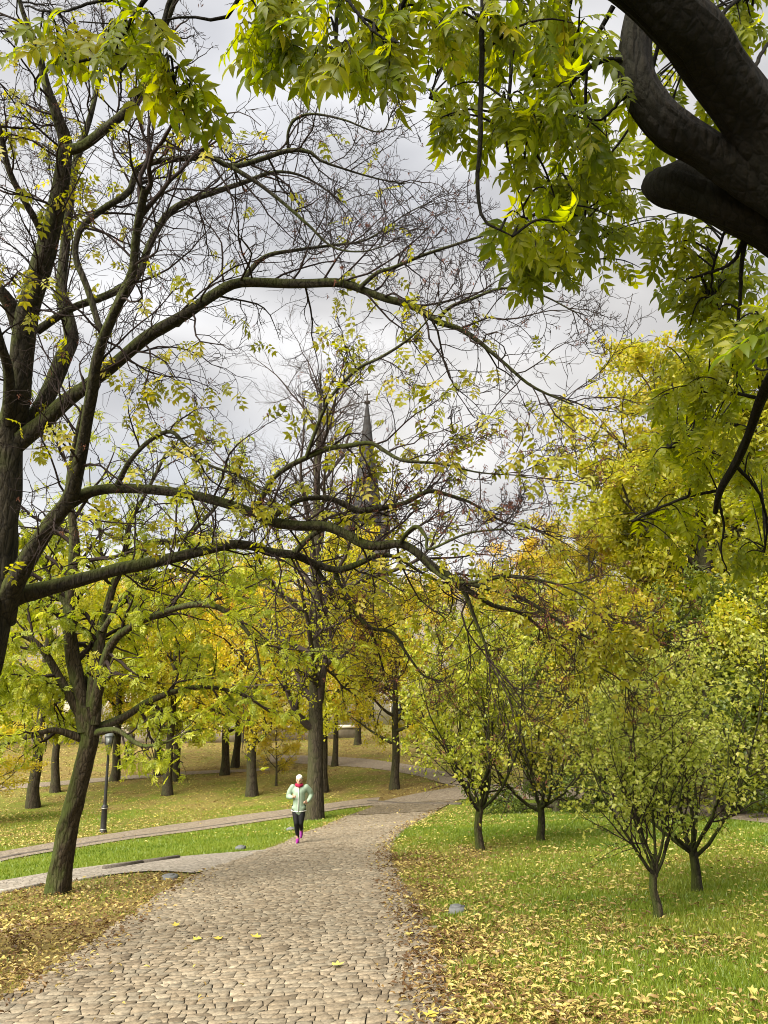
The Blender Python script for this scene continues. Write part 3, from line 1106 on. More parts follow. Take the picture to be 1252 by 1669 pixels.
def fallen_leaves():
    rng = np.random.default_rng(9)
    xs_, ys_ = [], []
    for n, pxr, dr, pw in ((260000, (600, 1420), (4.4, 32), .5), (50000, (-420, 420), (5, 16), .6), (150000, (-200, 1300), (24, 70), -.2)):
        x, y = view_points(rng, n, pxr, dr, pw)
        xs_.append(x)
        ys_.append(y)
    x, y = np.concatenate(xs_), np.concatenate(ys_)
    lt = litter(x, y)
    on = on_path(x, y)
    dr_ = np.minimum(dist_poly(x, y, ROAD_R6), dist_poly(x, y, ROAD_L6))
    clump = vnoise(x, y, 2.6, 41) * .6 + vnoise(x, y, 7, 42) * .4
    dens = np.clip(lt * 1.15 - .10, .02, 1) * np.where((y > 24) | (x < -1.5), np.clip(.3 + 1.3 * (clump - .2), .15, 1), np.clip(.05 + 2.2 * (clump - .30), .04, .95)) * np.where(y > 24, 2.6, np.where(x > .4, .55 + .55 * np.clip(1 - dist_poly(x, y, ROAD_R6) / 1.3, 0, 1), 1.0))
    dens = np.where(on, .30 * np.clip(1 - dr_ / .45, 0, 1) + .006, dens)
    ok = rng.uniform(0, 1, len(x)) < dens
    x, y, lt, on = x[ok], y[ok], lt[ok], on[ok]
    n = len(x)
    z = terrain(x, y) + np.where(on, .045, rng.uniform(.008, .05, n))
    d = np.hypot(x, y)
    size = (.018 + .058 * rng.beta(1.4, 2.3, n)) * (1 + .018 * d)
    a = rng.uniform(0, 2 * math.pi, n)
    D = np.stack([np.cos(a), np.sin(a), rng.normal(0, .25, n)], 1)
    Nn = np.stack([rng.normal(0, .5, n), rng.normal(0, .5, n), np.ones(n)], 1)
    left = x < np.interp(y, road_R[:, 1], road_R[:, 0])
    t = rng.beta(1.15, 1.15, n)
    brown = np.clip((lt - .55) * 1.3, 0, .42) * vnoise(x, y, 1.2, 44) * 1.4
    t = np.clip(t - brown - .18 * (left & (y < 18)) * rng.uniform(0, 1, n), 0, 1)
    pos = np.stack([x, y, z], 1)
    kind_ = np.where(d > 11, 2, np.where(rng.uniform(0, 1, n) < .03, 1, 0))
    Vs, Fs, Ts, n0_ = [], [], [], 0
    CURL = LEAF6_V * [.78, 1.15, 1.0]
    CURL[:, 2] += .18 * np.abs(CURL[:, 0]) + .10 * np.sin(CURL[:, 1] * 3)
    for kk, (tv, tf) in enumerate(((CURL, LEAF6_T), (MAPLE_V * [1, 1, 1.6], MAPLE_T), (LEAF2_V * [.95, 1.1, 1.3], LEAF2_T))):
        sel = kind_ == kk
        V, F = scatter(tv, tf, pos[sel], D[sel], Nn[sel], size[sel] * (1.25 if kk == 1 else 1.0))
        Vs.append(V)
        Fs.append(F + n0_)
        Ts.append(np.repeat(t[sel], len(tf)))
        n0_ += len(V)
    V, F, tint = np.concatenate(Vs), np.concatenate(Fs), np.concatenate(Ts)
    o = obj('leaf_litter', mesh_np('leaf_litter', V, None, F, M_litter, False, {'tint': ('FACE', tint)}))
    tag(o, 'yellow and brown fallen leaves strewn over the park ground', 'leaves', None, 'stuff')
    return n

n_lit = fallen_leaves()

mapl = {}
def single_leaf(px, py, size, tint, label, rot):
    g = ground_at(px, py)
    key = round(tint, 2)
    if key not in mapl:
        mapl[key] = mesh_np('fallen_leaf', MAPLE_V, None, MAPLE_T, M_litter, False, {'tint': ('FACE', np.full(len(MAPLE_T), tint))})
    o = obj('fallen_leaf', mapl[key], None, (g[0], g[1], g[2] + .05), rot, size)
    tag(o, label, 'leaf', 'big yellow leaves lying on the cobbles')

single_leaf(287, 1517, .13, .98, 'yellow maple leaf on the cobbles closest to the left verge', .4)
single_leaf(328, 1537, .12, .95, 'yellow maple leaf, left one of a pair lying together on cobbles', 2.2)
single_leaf(350, 1536, .12, .98, 'yellow maple leaf, right one of a pair lying together on cobbles', 4.0)
single_leaf(424, 1536, .13, .98, 'yellow maple leaf lying in the middle of the cobbles', 1.1)
single_leaf(541, 1583, .12, .9, 'small greenish yellow leaf lower in the middle of the cobbles', 5.1)
single_leaf(667, 1528, .13, .9, 'pale yellow leaf on cobbles close to the right leaf bank', 3.1)
single_leaf(709, 1662, .13, .98, 'bright yellow leaf at the bottom edge beside the leaf bank', 2.6)

# ------------------------------------------------------------------ tree building
def auto_tree(seed, H, r, clear=0.3, spread=3.5, n1=14, n2=7, n3=5, n4=4, per=5, lsz=.13, wander=.05, lean=(0, 0),
              ang=(1.15, .75), trop=.10, keep=None, tv=LEAF2_V, tf=LEAF2_T, tuft=.10, leader=0.95, twig_mat=None, bark=None, hang=.3, fork=False, tipr=.10, shape=1.0, twig_wood=False):
    """Trunk, branches and crown meshes of a tree standing at the origin."""
    rng = np.random.default_rng(seed)
    N = 12
    t = np.linspace(0, 1, N)
    w = np.cumsum(rng.normal(0, wander, (N, 2)), 0) * r * 3
    w -= w[0]
    tr = np.stack([w[:, 0] + lean[0] * t * H, w[:, 1] + lean[1] * t * H, t * H * leader - .25], 1)
    rad = r * (1 - t) ** .8 * .9 + r * tipr + r * .45 * np.exp(-t * H / .35)
    tr, rad = resample(tr, rad, 30)
    wood_t = Wood()
    wood_t.add(tr[None], rad[None], 12)
    b = Wood()
    # limbs: length follows the crown's outline
    C, CR, idx = grow(rng, tr[None], rad[None], [n1], clear, .98, .9, .12, .3, 8, .11, (0, 0, trop), .55, r * .06)
    tt = (C[:, 0, 2] + .25) / (H * leader)
    u = np.clip((tt - clear) / (1 - clear), 0, 1)
    prof = np.sqrt(np.clip(1 - (1.55 * u - .62) ** 2 * shape, .08, 1))
    Lw = spread * prof * rng.uniform(.75, 1.15, len(C))
    az = rng.uniform(0, 2 * math.pi) + np.arange(len(C)) * 2.399 + rng.normal(0, .3, len(C))
    an = ang[0] * (1 - u) + ang[1] * u + rng.normal(0, .12, len(C))
    d = np.stack([np.sin(an) * np.cos(az), np.sin(an) * np.sin(az), np.cos(an)], 1)
    pts = [C[:, 0]]
    for k in range(9):
        d = nrm(d + .13 * rng.normal(size=d.shape) + np.array([0, 0, trop * (1 if k > 3 else .2)]))
        pts.append(pts[-1] + d * (Lw / 9)[:, None])
    C = np.stack(pts, 1)
    CR = np.clip(np.interp(tt, np.linspace(0, 1, 30), rad) * .55, r * .07, r * .6)[:, None] * np.linspace(1, .18, 10)[None]
    CR = np.maximum(CR, .008)
    b.add(C, CR, 6)
    C2, R2, _ = grow(rng, C, CR, n2, .18, 1, .85, .22, .42, 6, .16, (0, 0, trop * .5), .6, .008, .5)
    b.add(C2, R2, 4)
    C3, R3, _ = grow(rng, C2, R2, n3, .15, 1, .75, .25, .5, 5, .2, (0, 0, -.02), .6, .005, .4)
    b.add(C3, R3, 3)
    tips = C3
    if n4:
        C4, R4, _ = grow(rng, C3, R3, n4, .2, 1, .7, .25, .55, 4, .22, (0, 0, -.05), .6, .0035, .3)
        if twig_wood:
            b.add(C4, R4, 3)
        tips = C4
    wood_m = wood_t.mesh('trunk', bark or M_bark_far)
    br_m = b.mesh('branches', twig_mat or M_bark_far)
    cr_m = None
    if per:
        m = len(tips)
        cnt = per
        idx = np.repeat(np.arange(m), cnt)
        f = rng.uniform(.1, 1, len(idx)) * (tips.shape[1] - 1)
        i0 = np.minimum(f.astype(int), tips.shape[1] - 2)
        ww = (f - i0)[:, None]
        pos = tips[idx, i0] * (1 - ww) + tips[idx, i0 + 1] * ww + rng.normal(0, tuft, (len(idx), 3))
        if keep is not None:
            ok = rng.uniform(0, 1, len(idx)) < keep(pos / H)
            pos, idx = pos[ok], idx[ok]
        n = len(pos)
        D = nrm(rng.normal(size=(n, 3)) + np.array([0, 0, -hang]))
        Nn = rng.normal(size=(n, 3)) * .8 + np.array([0, 0, .9])
        clump = rng.uniform(0, 1, m)[idx] * .35
        big = rng.uniform(0, 1, len(C))[np.minimum((idx * len(C)) // m, len(C) - 1)] * .25
        tint = np.clip(clump + big + rng.uniform(0, .4, n) + .15 * (pos[:, 2] / H - .5), 0, 1)
        cr_m = leaf_mesh('crown', tv, tf, pos, D, Nn, lsz * rng.uniform(.7, 1.25, n), tint, M_leaf_gold)
    return wood_m, br_m, cr_m

def put_tree(name, meshes, loc, label, group=None, rot=0.0, scale=1.0, leaf=None, tilt=(0, 0), cat='tree'):
    root = empty(name, loc)
    root.rotation_euler = (tilt[0], tilt[1], rot)
    root.scale = (scale,) * 3 if np.isscalar(scale) else scale
    tag(root, label, cat, group)
    t, b, c = meshes
    to = obj('trunk', t, root)
    bo = obj('branches', b, root)
    bo['kind'] = 'stuff'
    if c is not None:
        co_ = obj('crown', c, root)
        co_['kind'] = 'stuff'
        if leaf:
            co_.material_slots[0].link = 'OBJECT'
            co_.material_slots[0].material = leaf
    return root

def tl(pts, d):
    """Traced limb: (px, py, width_px[, depth]) list -> points and radii; d is depth or (d0, d1)."""
    d0, d1 = d if isinstance(d, tuple) else (d, d)
    n = len(pts)
    out, rad = [], []
    for k, p in enumerate(pts):
        dd = p[3] if len(p) > 3 else d0 + (d1 - d0) * k / max(n - 1, 1)
        out.append(P(p[0], p[1], dd))
        rad.append(p[2] * .5 * dd / FPX)
    return out, rad

def furrowed(rng, p, r, k, rings, amp=.05, knots=.06):
    """Tube with lengthwise ridges, knots and an uneven section, as real geometry."""
    p, r = resample(p, r, rings)
    V, Qd = tubes(p[None], r[None], k)
    L = np.concatenate([[0], np.cumsum(np.linalg.norm(np.diff(p, axis=0), axis=1))])
    a = np.arange(k) * 2 * math.pi / k
    A, LL_ = np.meshgrid(a, L)
    tw = A + .25 * np.sin(LL_ * 2.1)
    x1, y1 = np.cos(tw), np.sin(tw)
    sd_ = int(rng.integers(0, 900))
    fur = sum(w * (vnoise(x1 * f + 40, y1 * f + LL_ * g + 40, 1.0, sd_ + i) - .5) for i, (f, g, w) in enumerate(((5.5, 2.2, 1.2), (9.0, 5.0, .9), (2.0, 1.4, 1.0))))
    lump = vnoise(x1 * 1.1 + 9, y1 * 1.1 + LL_ * 2.6 + 9, 1.0, sd_ + 7) ** 3
    dsp = (amp * fur * 1.6 + knots * 2.2 * lump - knots * .3)
    V = V + nrm(V - np.repeat(p, k, 0)) * (dsp.reshape(-1, 1) * np.repeat(r, k)[:, None])
    return V, Qd

def compound_leaves(name, rng, pos, D, size, tint, mat, pairs=4, lv=LEAF2_V, lt=LEAF2_T, seed=1, leaflet=.36):
    tv, tf = compound(pairs, lv, lt, leaflet, .2, seed)
    n = len(pos)
    Nn = rng.normal(size=(n, 3)) * .7 + np.array([0, -.3, .6])
    return leaf_mesh(name, tv, tf, pos, D, Nn, size, tint, mat)

# ------------------------------------------------------------------ the big ash on the left
def left_tree():
    rng = np.random.default_rng(77)
    base = ground_at(-190, 1600)
    root = empty('ash_tree', base)
    tag(root, 'large mossy ash tree with nearly bare arching limbs over the path', 'tree')
    def part(name, me):
        o = obj(name, me, root)
        o.location = -Vector(base)
        return o
    D = 8.0
    LIMBS = [
        # trunk
        ('trunk', [(-210, 1600, 140), (-150, 1420, 108), (-85, 1230, 94), (-45, 1090, 86), (-14, 990, 72), (-2, 900, 62), (8, 790, 58), (14, 690, 54)], (7.6, 8.0)),
        ('limb', [(14, 720, 46), (32, 620, 41), (42, 520, 40), (70, 428, 36), (94, 327, 29), (106, 241, 25), (96, 196, 20), (76, 140, 15), (60, 75, 11), (36, 15, 8), (20, -60, 6)], (8.0, 7.2)),
        ('limb', [(106, 245, 20), (135, 238, 17), (171, 211, 16), (226, 161, 15), (245, 105, 13), (262, 60, 11), (285, 0, 8), (300, -60, 6)], (7.4, 6.8)),
        ('limb', [(22, 705, 38), (56, 682, 32), (84, 632, 30), (104, 585, 28), (116, 548, 24), (101, 473, 19), (106, 402, 17), (116, 312, 15), (126, 258, 13), (150, 180, 9), (170, 90, 6)], (8.0, 9.2)),
        ('limb', [(24, 725, 36), (64, 694, 30), (104, 657, 27), (143, 628, 23), (191, 590, 23), (242, 548, 22), (302, 513, 21), (352, 478, 19), (393, 460, 17), (478, 463, 16), (554, 461, 15.5), (594, 474, 14), (629, 487, 13), (672, 498, 13), (718, 526, 11), (743, 533, 9), (775, 553, 8), (822, 592, 6), (868, 630, 5), (935, 660, 3)], (8.0, 7.2)),
        ('limb', [(712, 523, 8), (735, 500, 7), (770, 487, 6), (820, 470, 5), (880, 480, 3.5), (940, 510, 2.5)], (7.4, 7.0)),
        ('limb', [(586, 470, 9), (615, 445, 7), (642, 436, 7), (687, 417, 6), (748, 397, 5), (800, 380, 3.5), (830, 372, 2.5)], (7.5, 7.2)),
        # steep dark limb
        ('limb', [(2, 1010, 50), (17, 962, 38), (51, 902, 31), (85, 850, 29), (114, 812, 28), (126, 768, 23), (137, 714, 22), (147, 652, 20), (157, 594, 18), (171, 545, 18), (196, 488, 17), (216, 443, 15), (221, 387, 14), (229, 342, 14), (237, 306, 14)], (7.9, 6.4)),
        ('limb', [(104, 822, 24), (143, 803, 19), (191, 796, 18), (259, 799, 17.5), (324, 809, 17.5), (375, 823, 17), (420, 840, 18), (441, 850, 19), (482, 857, 19), (530, 858, 18), (564, 871, 17), (591, 886, 17), (618, 890, 16), (653, 886, 15), (680, 901, 15), (707, 925, 16), (741, 946, 15), (758, 966, 9), (772, 1004, 6.5), (786, 1038, 5), (796, 1065, 4), (799, 1096, 2.5)], (7.6, 7.0)),
        ('limb', [(738, 944, 11), (790, 958, 8), (850, 975, 7), (905, 1008, 6), (960, 1040, 4.5), (1015, 1058, 3), (1060, 1050, 2)], (7.0, 6.7)),
        ('limb', [(745, 950, 10), (800, 985, 8), (850, 1000, 6), (900, 1040, 5), (950, 1075, 4), (1000, 1100, 3), (1030, 1130, 2)], (7.0, 7.4)),
        ('limb', [(690, 908, 8), (720, 940, 7), (760, 950, 6), (830, 940, 5), (900, 950, 4), (960, 975, 3), (1000, 1010, 2)], (7.0, 6.4)),
        # low limb
        ('limb', [(2, 985, 48), (34, 970, 33), (85, 956, 27), (137, 943, 24), (191, 929, 22), (239, 919, 21), (290, 907, 19), (341, 895, 18), (382, 887, 17), (420, 892, 16), (441, 900, 16), (482, 905, 15), (509, 917, 13), (550, 929, 12), (584, 919, 11), (618, 905, 8), (650, 910, 6), (690, 935, 5), (740, 960, 4)], (7.9, 9.2)),
        ('limb', [(480, 902, 12), (499, 881, 11), (519, 866, 9), (560, 850, 6), (600, 845, 4)], (8.6, 8.8)),
        ('limb', [(547, 930, 9), (560, 970, 8), (584, 1004, 7), (605, 1024, 6), (639, 1031, 6), (663, 1065, 5), (690, 1100, 3.5), (720, 1110, 2)], (8.9, 8.4)),
        ('limb', [(509, 917, 8), (543, 963, 6), (578, 992, 5), (610, 1040, 4), (625, 1090, 3)], (8.8, 9.2)),
        # arching secondary limbs
        ('limb', [(418, 832, 13), (441, 785, 11), (468, 762, 10), (499, 746, 9.5), (537, 731, 9), (571, 726, 8.5), (605, 722, 8), (632, 738, 7), (659, 751, 6), (720, 756, 4), (780, 770, 3), (850, 775, 2)], (7.3, 6.4)),
        ('limb', [(499, 746, 8), (509, 717, 7), (526, 673, 7), (543, 642, 6.5), (584, 601, 6), (618, 584, 5.5), (656, 560, 5), (690, 530, 3), (720, 490, 2)], (6.9, 6.6)),
        ('limb', [(448, 840, 11), (485, 816, 9.5), (526, 811, 9.5), (557, 820, 10), (584, 833, 11), (622, 828, 10), (659, 820, 9), (690, 804, 8.5), (707, 801, 8), (734, 808, 7), (769, 820, 5), (820, 850, 4), (870, 860, 3)], (7.3, 7.8)),
        ('limb', [(191, 790, 11), (212, 751, 9), (246, 717, 8), (280, 704, 7.5), (307, 731, 6), (341, 758, 5), (390, 775, 4), (430, 800, 3)], (7.5, 7.0)),
        ('limb', [(652, 886, 8), (664, 868, 7), (680, 858, 7), (695, 876, 6), (700, 895, 5), (760, 870, 4), (820, 862, 3)], (7.2, 6.7)),
        ('limb', [(168, 548, 13), (158, 520, 12), (148, 485, 12), (136, 453, 11), (123, 418, 11), (130, 375, 11), (166, 342, 12), (211, 312, 12), (226, 272, 11), (282, 260, 11), (347, 258, 10), (377, 272, 10), (428, 259, 9), (468, 246, 8), (503, 247, 7), (523, 262, 5), (560, 275, 4), (610, 290, 3), (660, 300, 2)], (7.2, 7.8)),
        ('limb', [(377, 272, 8), (418, 297, 7), (463, 332, 6.5), (503, 367, 5.5), (543, 403, 4), (590, 410, 3), (630, 400, 2)], (7.5, 7.2)),
        ('limb', [(60, 540, 16), (116, 503, 13), (171, 483, 13), (221, 453, 13), (242, 403, 12), (267, 357, 12), (297, 332, 11), (352, 312, 10), (398, 297, 8), (450, 280, 6), (500, 290, 4), (560, 330, 2.5)], (8.2, 9.4)),
        ('limb', [(75, 400, 16), (62, 365, 13), (40, 327, 11), (15, 277, 10), (0, 211, 9), (-20, 140, 7), (-30, 60, 5)], (7.7, 7.0)),
        ('limb', [(34, 540, 30), (18, 500, 24), (-5, 468, 20), (-60, 400, 16), (-110, 280, 12)], (8.0, 7.6)),
        ('limb', [(14, 690, 26), (14, 610, 18), (2, 560, 14), (-20, 480, 10)], (7.9, 7.2)),
        ('limb', [(470, 246, 6), (470, 215, 5.5), (482, 194, 5), (510, 186, 4), (560, 195, 3.5), (620, 215, 2.5), (640, 180, 2)], (7.7, 7.4)),
        ('limb', [(395, 458, 10), (430, 420, 8), (480, 408, 6), (540, 400, 5), (600, 390, 3.5), (660, 350, 2.5), (700, 330, 2)], (7.8, 8.4)),
    ]
    tw = Wood()
    NL = 22
    Pl, Rl = [], []
    for name, pts, d in LIMBS:
        p, r = tl([(q[0], q[1], q[2] * .88) + tuple(q[3:]) for q in pts], d)
        # natural irregularity of the section
        big = max(r) > .05
        Vn, Qd = furrowed(rng, p, r, 24 if big else 10, 70 if big else 44, .05, .12)
        p, r = resample(p, r, 40)
        part(name, mesh_np(name, Vn, Qd, None, M_bark_left, True))
        if name == 'limb':
            p, r = resample(p, r, NL)
            Pl.append(p)
            Rl.append(r)
    Pl, Rl = np.array(Pl), np.array(Rl)
    ln = np.linalg.norm(np.diff(Pl, axis=1), axis=2).sum(1)
    c1 = np.maximum(4, (ln * 5.2).astype(int))
    C1, R1, i1 = grow(rng, Pl, Rl, c1, .22, 1, .95, .25, .3, 9, .20, (0, 0, .03), .5, .0055, .2, .45, 1.25, .25, .05, .012)
    tw.add(C1, R1, 5)
    # the tip of every limb carries on as a spray
    C1b, R1b, _ = grow(rng, Pl, Rl, 3, .93, 1, .4, .2, .3, 9, .18, (0, 0, .02), .8, .005, 0, .5, 1.1, .25, .05)
    tw.add(C1b, R1b, 5)
    C1, R1 = np.concatenate([C1, C1b]), np.concatenate([R1, R1b])
    C2, R2, _ = grow(rng, C1, R1, 7, .12, 1, .85, .3, .42, 6, .24, (0, 0, .05), .62, .0034, .3, .12, .6, .4, .06)
    tw.add(C2, R2, 4)
    C3, R3, _ = grow(rng, C2, R2, 5, .2, 1, .8, .3, .42, 4, .28, (0, 0, .08), .7, .0029, .2, .05, .24, .6)
    tw.add(C3, R3, 3)
    tm = tw.mesh('twigs', M_twig)
    o = part('twigs', tm)
    o['kind'] = 'stuff'
    # seed keys still hanging: small dark red-brown bunches
    tip = C3[:, -1]
    ppx_, ppy_, _ = proj(tip)
    m = rng.uniform(0, 1, len(tip)) < np.where((ppy_ > 680) & (ppx_ > 560), .26, .05)
    base_ = np.repeat(tip[m], 9, 0)
    Dk = nrm(rng.normal(size=base_.shape) * .8 + np.array([0, 0, -1.2]))
    V, F = scatter(LEAF2_V * [.45, 1, 1], LEAF2_T, base_ + rng.normal(0, .012, base_.shape), Dk, rng.normal(size=base_.shape), rng.uniform(.022, .04, len(base_)))
    o = part('seed_keys', mesh_np('seed_keys', V, None, F, M_seed))
    o['kind'] = 'stuff'
    # remaining leaves: patches chosen on the tree, denser low and near the trunk
    spots = [(270, 640, 90, .5), (450, 690, 70, .55), (610, 560, 60, .4), (330, 560, 70, .25), (640, 700, 70, .45), (180, 880, 110, .25), (120, 340, 45, .5), (60, 720, 60, .4),
             (840, 700, 35, .5), (900, 745, 25, .9), (640, 940, 60, .5), (480, 760, 120, .3), (320, 680, 120, .32), (770, 960, 60, .35), (985, 960, 40, .7), (1000, 1050, 60, .5), (560, 860, 80, .3), (250, 180, 60, .2), (150, 120, 80, .2), (60, 200, 60, .2), (420, 200, 60, .15), (540, 520, 40, .3), (730, 690, 60, .3), (60, 450, 60, .15), (340, 500, 60, .15)]
    dens = np.full(len(tip), .004)
    for x, y, s, a in spots:
        dens = np.maximum(dens, a * np.exp(-((ppx_ - x) ** 2 + (ppy_ - y) ** 2) / (2 * s * s)) * .36)
    m = rng.uniform(0, 1, len(tip)) < dens
    bp = np.repeat(tip[m], 2, 0)
    Dl = nrm(rng.normal(size=bp.shape) * .8 + np.array([0, 0, -.9]))
    me = compound_leaves('leaves', rng, bp, Dl, rng.uniform(.12, .20, len(bp)), np.clip(rng.beta(2, 2, len(bp)), 0, 1), M_leaf_left, 3, LEAF2_V * [.9, 1, 1], LEAF2_T, 4, .42)
    o = part('leaves', me)
    o['kind'] = 'stuff'

left_tree()

# ------------------------------------------------------------------ the leaning tree by the branch path
def leaning_tree():
    rng = np.random.default_rng(31)
    base = ground_at(95, 1456)
    _, _, d0 = proj(base)
    root = empty('leaning_tree', base)
    tag(root, 'leaning mossy trunk with feathery yellow green foliage beside branch path', 'tree')
    def part(name, me):
        o = obj(name, me, root)
        o.location = -Vector(base)
        return o
    d0 = float(d0)
    LIMBS = [
        ('trunk', [(88, 1500, 76), (94, 1458, 56), (101, 1410, 46), (113, 1340, 42), (127, 1285, 39), (140, 1235, 38), (147, 1190, 40), (142, 1150, 36)], (d0, d0)),
        ('limb', [(142, 1190, 34), (128, 1120, 28), (115, 1050, 25), (112, 1000, 22), (118, 940, 20), (122, 880, 18), (112, 800, 12), (120, 730, 8), (135, 660, 5)], (d0, d0 + .4)),
        ('limb', [(148, 1180, 34), (155, 1110, 27), (161, 1060, 22), (170, 1010, 18), (186, 950, 15), (205, 900, 13), (212, 850, 10), (240, 800, 7), (270, 740, 5)], (d0, d0 + 1.0)),
        ('limb', [(150, 1170, 24), (168, 1090, 20), (185, 1045, 17), (220, 1018, 14), (260, 1000, 12), (310, 986, 11), (355, 990, 10), (390, 1015, 8), (415, 1050, 6), (425, 1100, 4)], (d0, d0 - .9)),
        ('limb', [(138, 1180, 20), (100, 1110, 16), (70, 1060, 13), (35, 1035, 11), (0, 1050, 9), (-40, 1090, 7)], (d0, d0 - .5)),
        ('limb', [(150, 1190, 20), (200, 1170, 15), (250, 1140, 12), (320, 1120, 9), (390, 1130, 6), (440, 1160, 4)], (d0, d0 + 1.4)),
        ('limb', [(138, 1205, 16), (90, 1190, 12), (50, 1200, 9), (0, 1215, 7), (-50, 1240, 5)], (d0, d0 - 1.0)),
        ('limb', [(152, 1195, 15), (190, 1190, 10), (230, 1215, 7), (270, 1210, 5), (310, 1190, 3.5)], (d0, d0 - 1.3)),
        ('limb', [(200, 905, 11), (245, 885, 13), (290, 880, 11), (330, 850, 8), (370, 800, 6), (400, 740, 4)], (d0 + .8, d0 + 2.0)),
        ('limb', [(116, 1000, 12), (80, 940, 10), (50, 880, 8), (20, 840, 6), (-30, 800, 4)], (d0, d0 + 1.2)),
        ('limb', [(165, 1030, 12), (215, 960, 9), (280, 930, 7), (340, 940, 5), (400, 960, 3.5)], (d0, d0 + 1.8)),
        ('limb', [(150, 1150, 14), (135, 1100, 11), (80, 1150, 8), (30, 1140, 6), (-20, 1160, 4)], (d0, d0 + 1.4)),
    ]
    tw = Wood()
    Pl, Rl = [], []
    for name, pts, d in LIMBS:
        p, r = tl([(q[0], q[1], q[2] * (.76 if name == 'trunk' else .85)) for q in pts], d)
        V, Qd = furrowed(rng, p, r, 36 if name == 'trunk' else 12, 80 if name == 'trunk' else 40, .06, .14)
        p, r = resample(p, r, 40)
        part(name, mesh_np(name, V, Qd, None, M_bark_lean, True))
        if name == 'limb':
            p, r = resample(p, r, 20)
            Pl.append(p)
            Rl.append(r)
    Pl, Rl = np.array(Pl), np.array(Rl)
    ln = np.linalg.norm(np.diff(Pl, axis=1), axis=2).sum(1)
    C1, R1, _ = grow(rng, Pl, Rl, np.maximum(5, (ln * 3.6).astype(int)), .2, 1, .9, .25, .34, 8, .18, (0, 0, -.01), .5, .007, .2, .6, 1.6, .25)
    tw.add(C1, R1, 4)
    C2, R2, _ = grow(rng, C1, R1, 7, .15, 1, .8, .3, .45, 6, .2, (0, 0, -.06), .6, .004, .3, .2, .75, .4)
    tw.add(C2, R2, 3)
    o = part('twigs', tw.mesh('twigs', M_twig))
    o['kind'] = 'stuff'
    n = len(C2)
    idx = np.repeat(np.arange(n), 10)
    f = rng.uniform(.2, 1, len(idx)) * 5
    i0 = np.minimum(f.astype(int), 4)
    w = (f - i0)[:, None]
    pos = C2[idx, i0] * (1 - w) + C2[idx, i0 + 1] * w
    ppx_, ppy_, _ = proj(pos)
    dens = np.clip((ppy_ - 640) / 330, .12, 1) * np.where(ppx_ > 330, .75, 1)
    dens *= .35 + .8 * vnoise(ppx_ * .02, ppy_ * .02, 1, 3)
    dens *= np.where(ppy_ > 1170, .45, 1)
    m = rng.uniform(0, 1, len(pos)) < dens
    pos, idx = pos[m], idx[m]
    Dl = nrm(rng.normal(size=pos.shape) * .9 + np.array([0, 0, -.7]))
    tint = np.clip(rng.uniform(0, 1, n)[idx] * .45 + rng.uniform(0, .5, len(pos)), 0, 1)
    me = compound_leaves('leaves', rng, pos, Dl, rng.uniform(.12, .21, len(pos)), tint, M_leaf_lean, 4, LEAF2_V * [.75, 1, 1], LEAF2_T, 7, .40)
    o = part('leaves', me)
    o['kind'] = 'stuff'

leaning_tree()

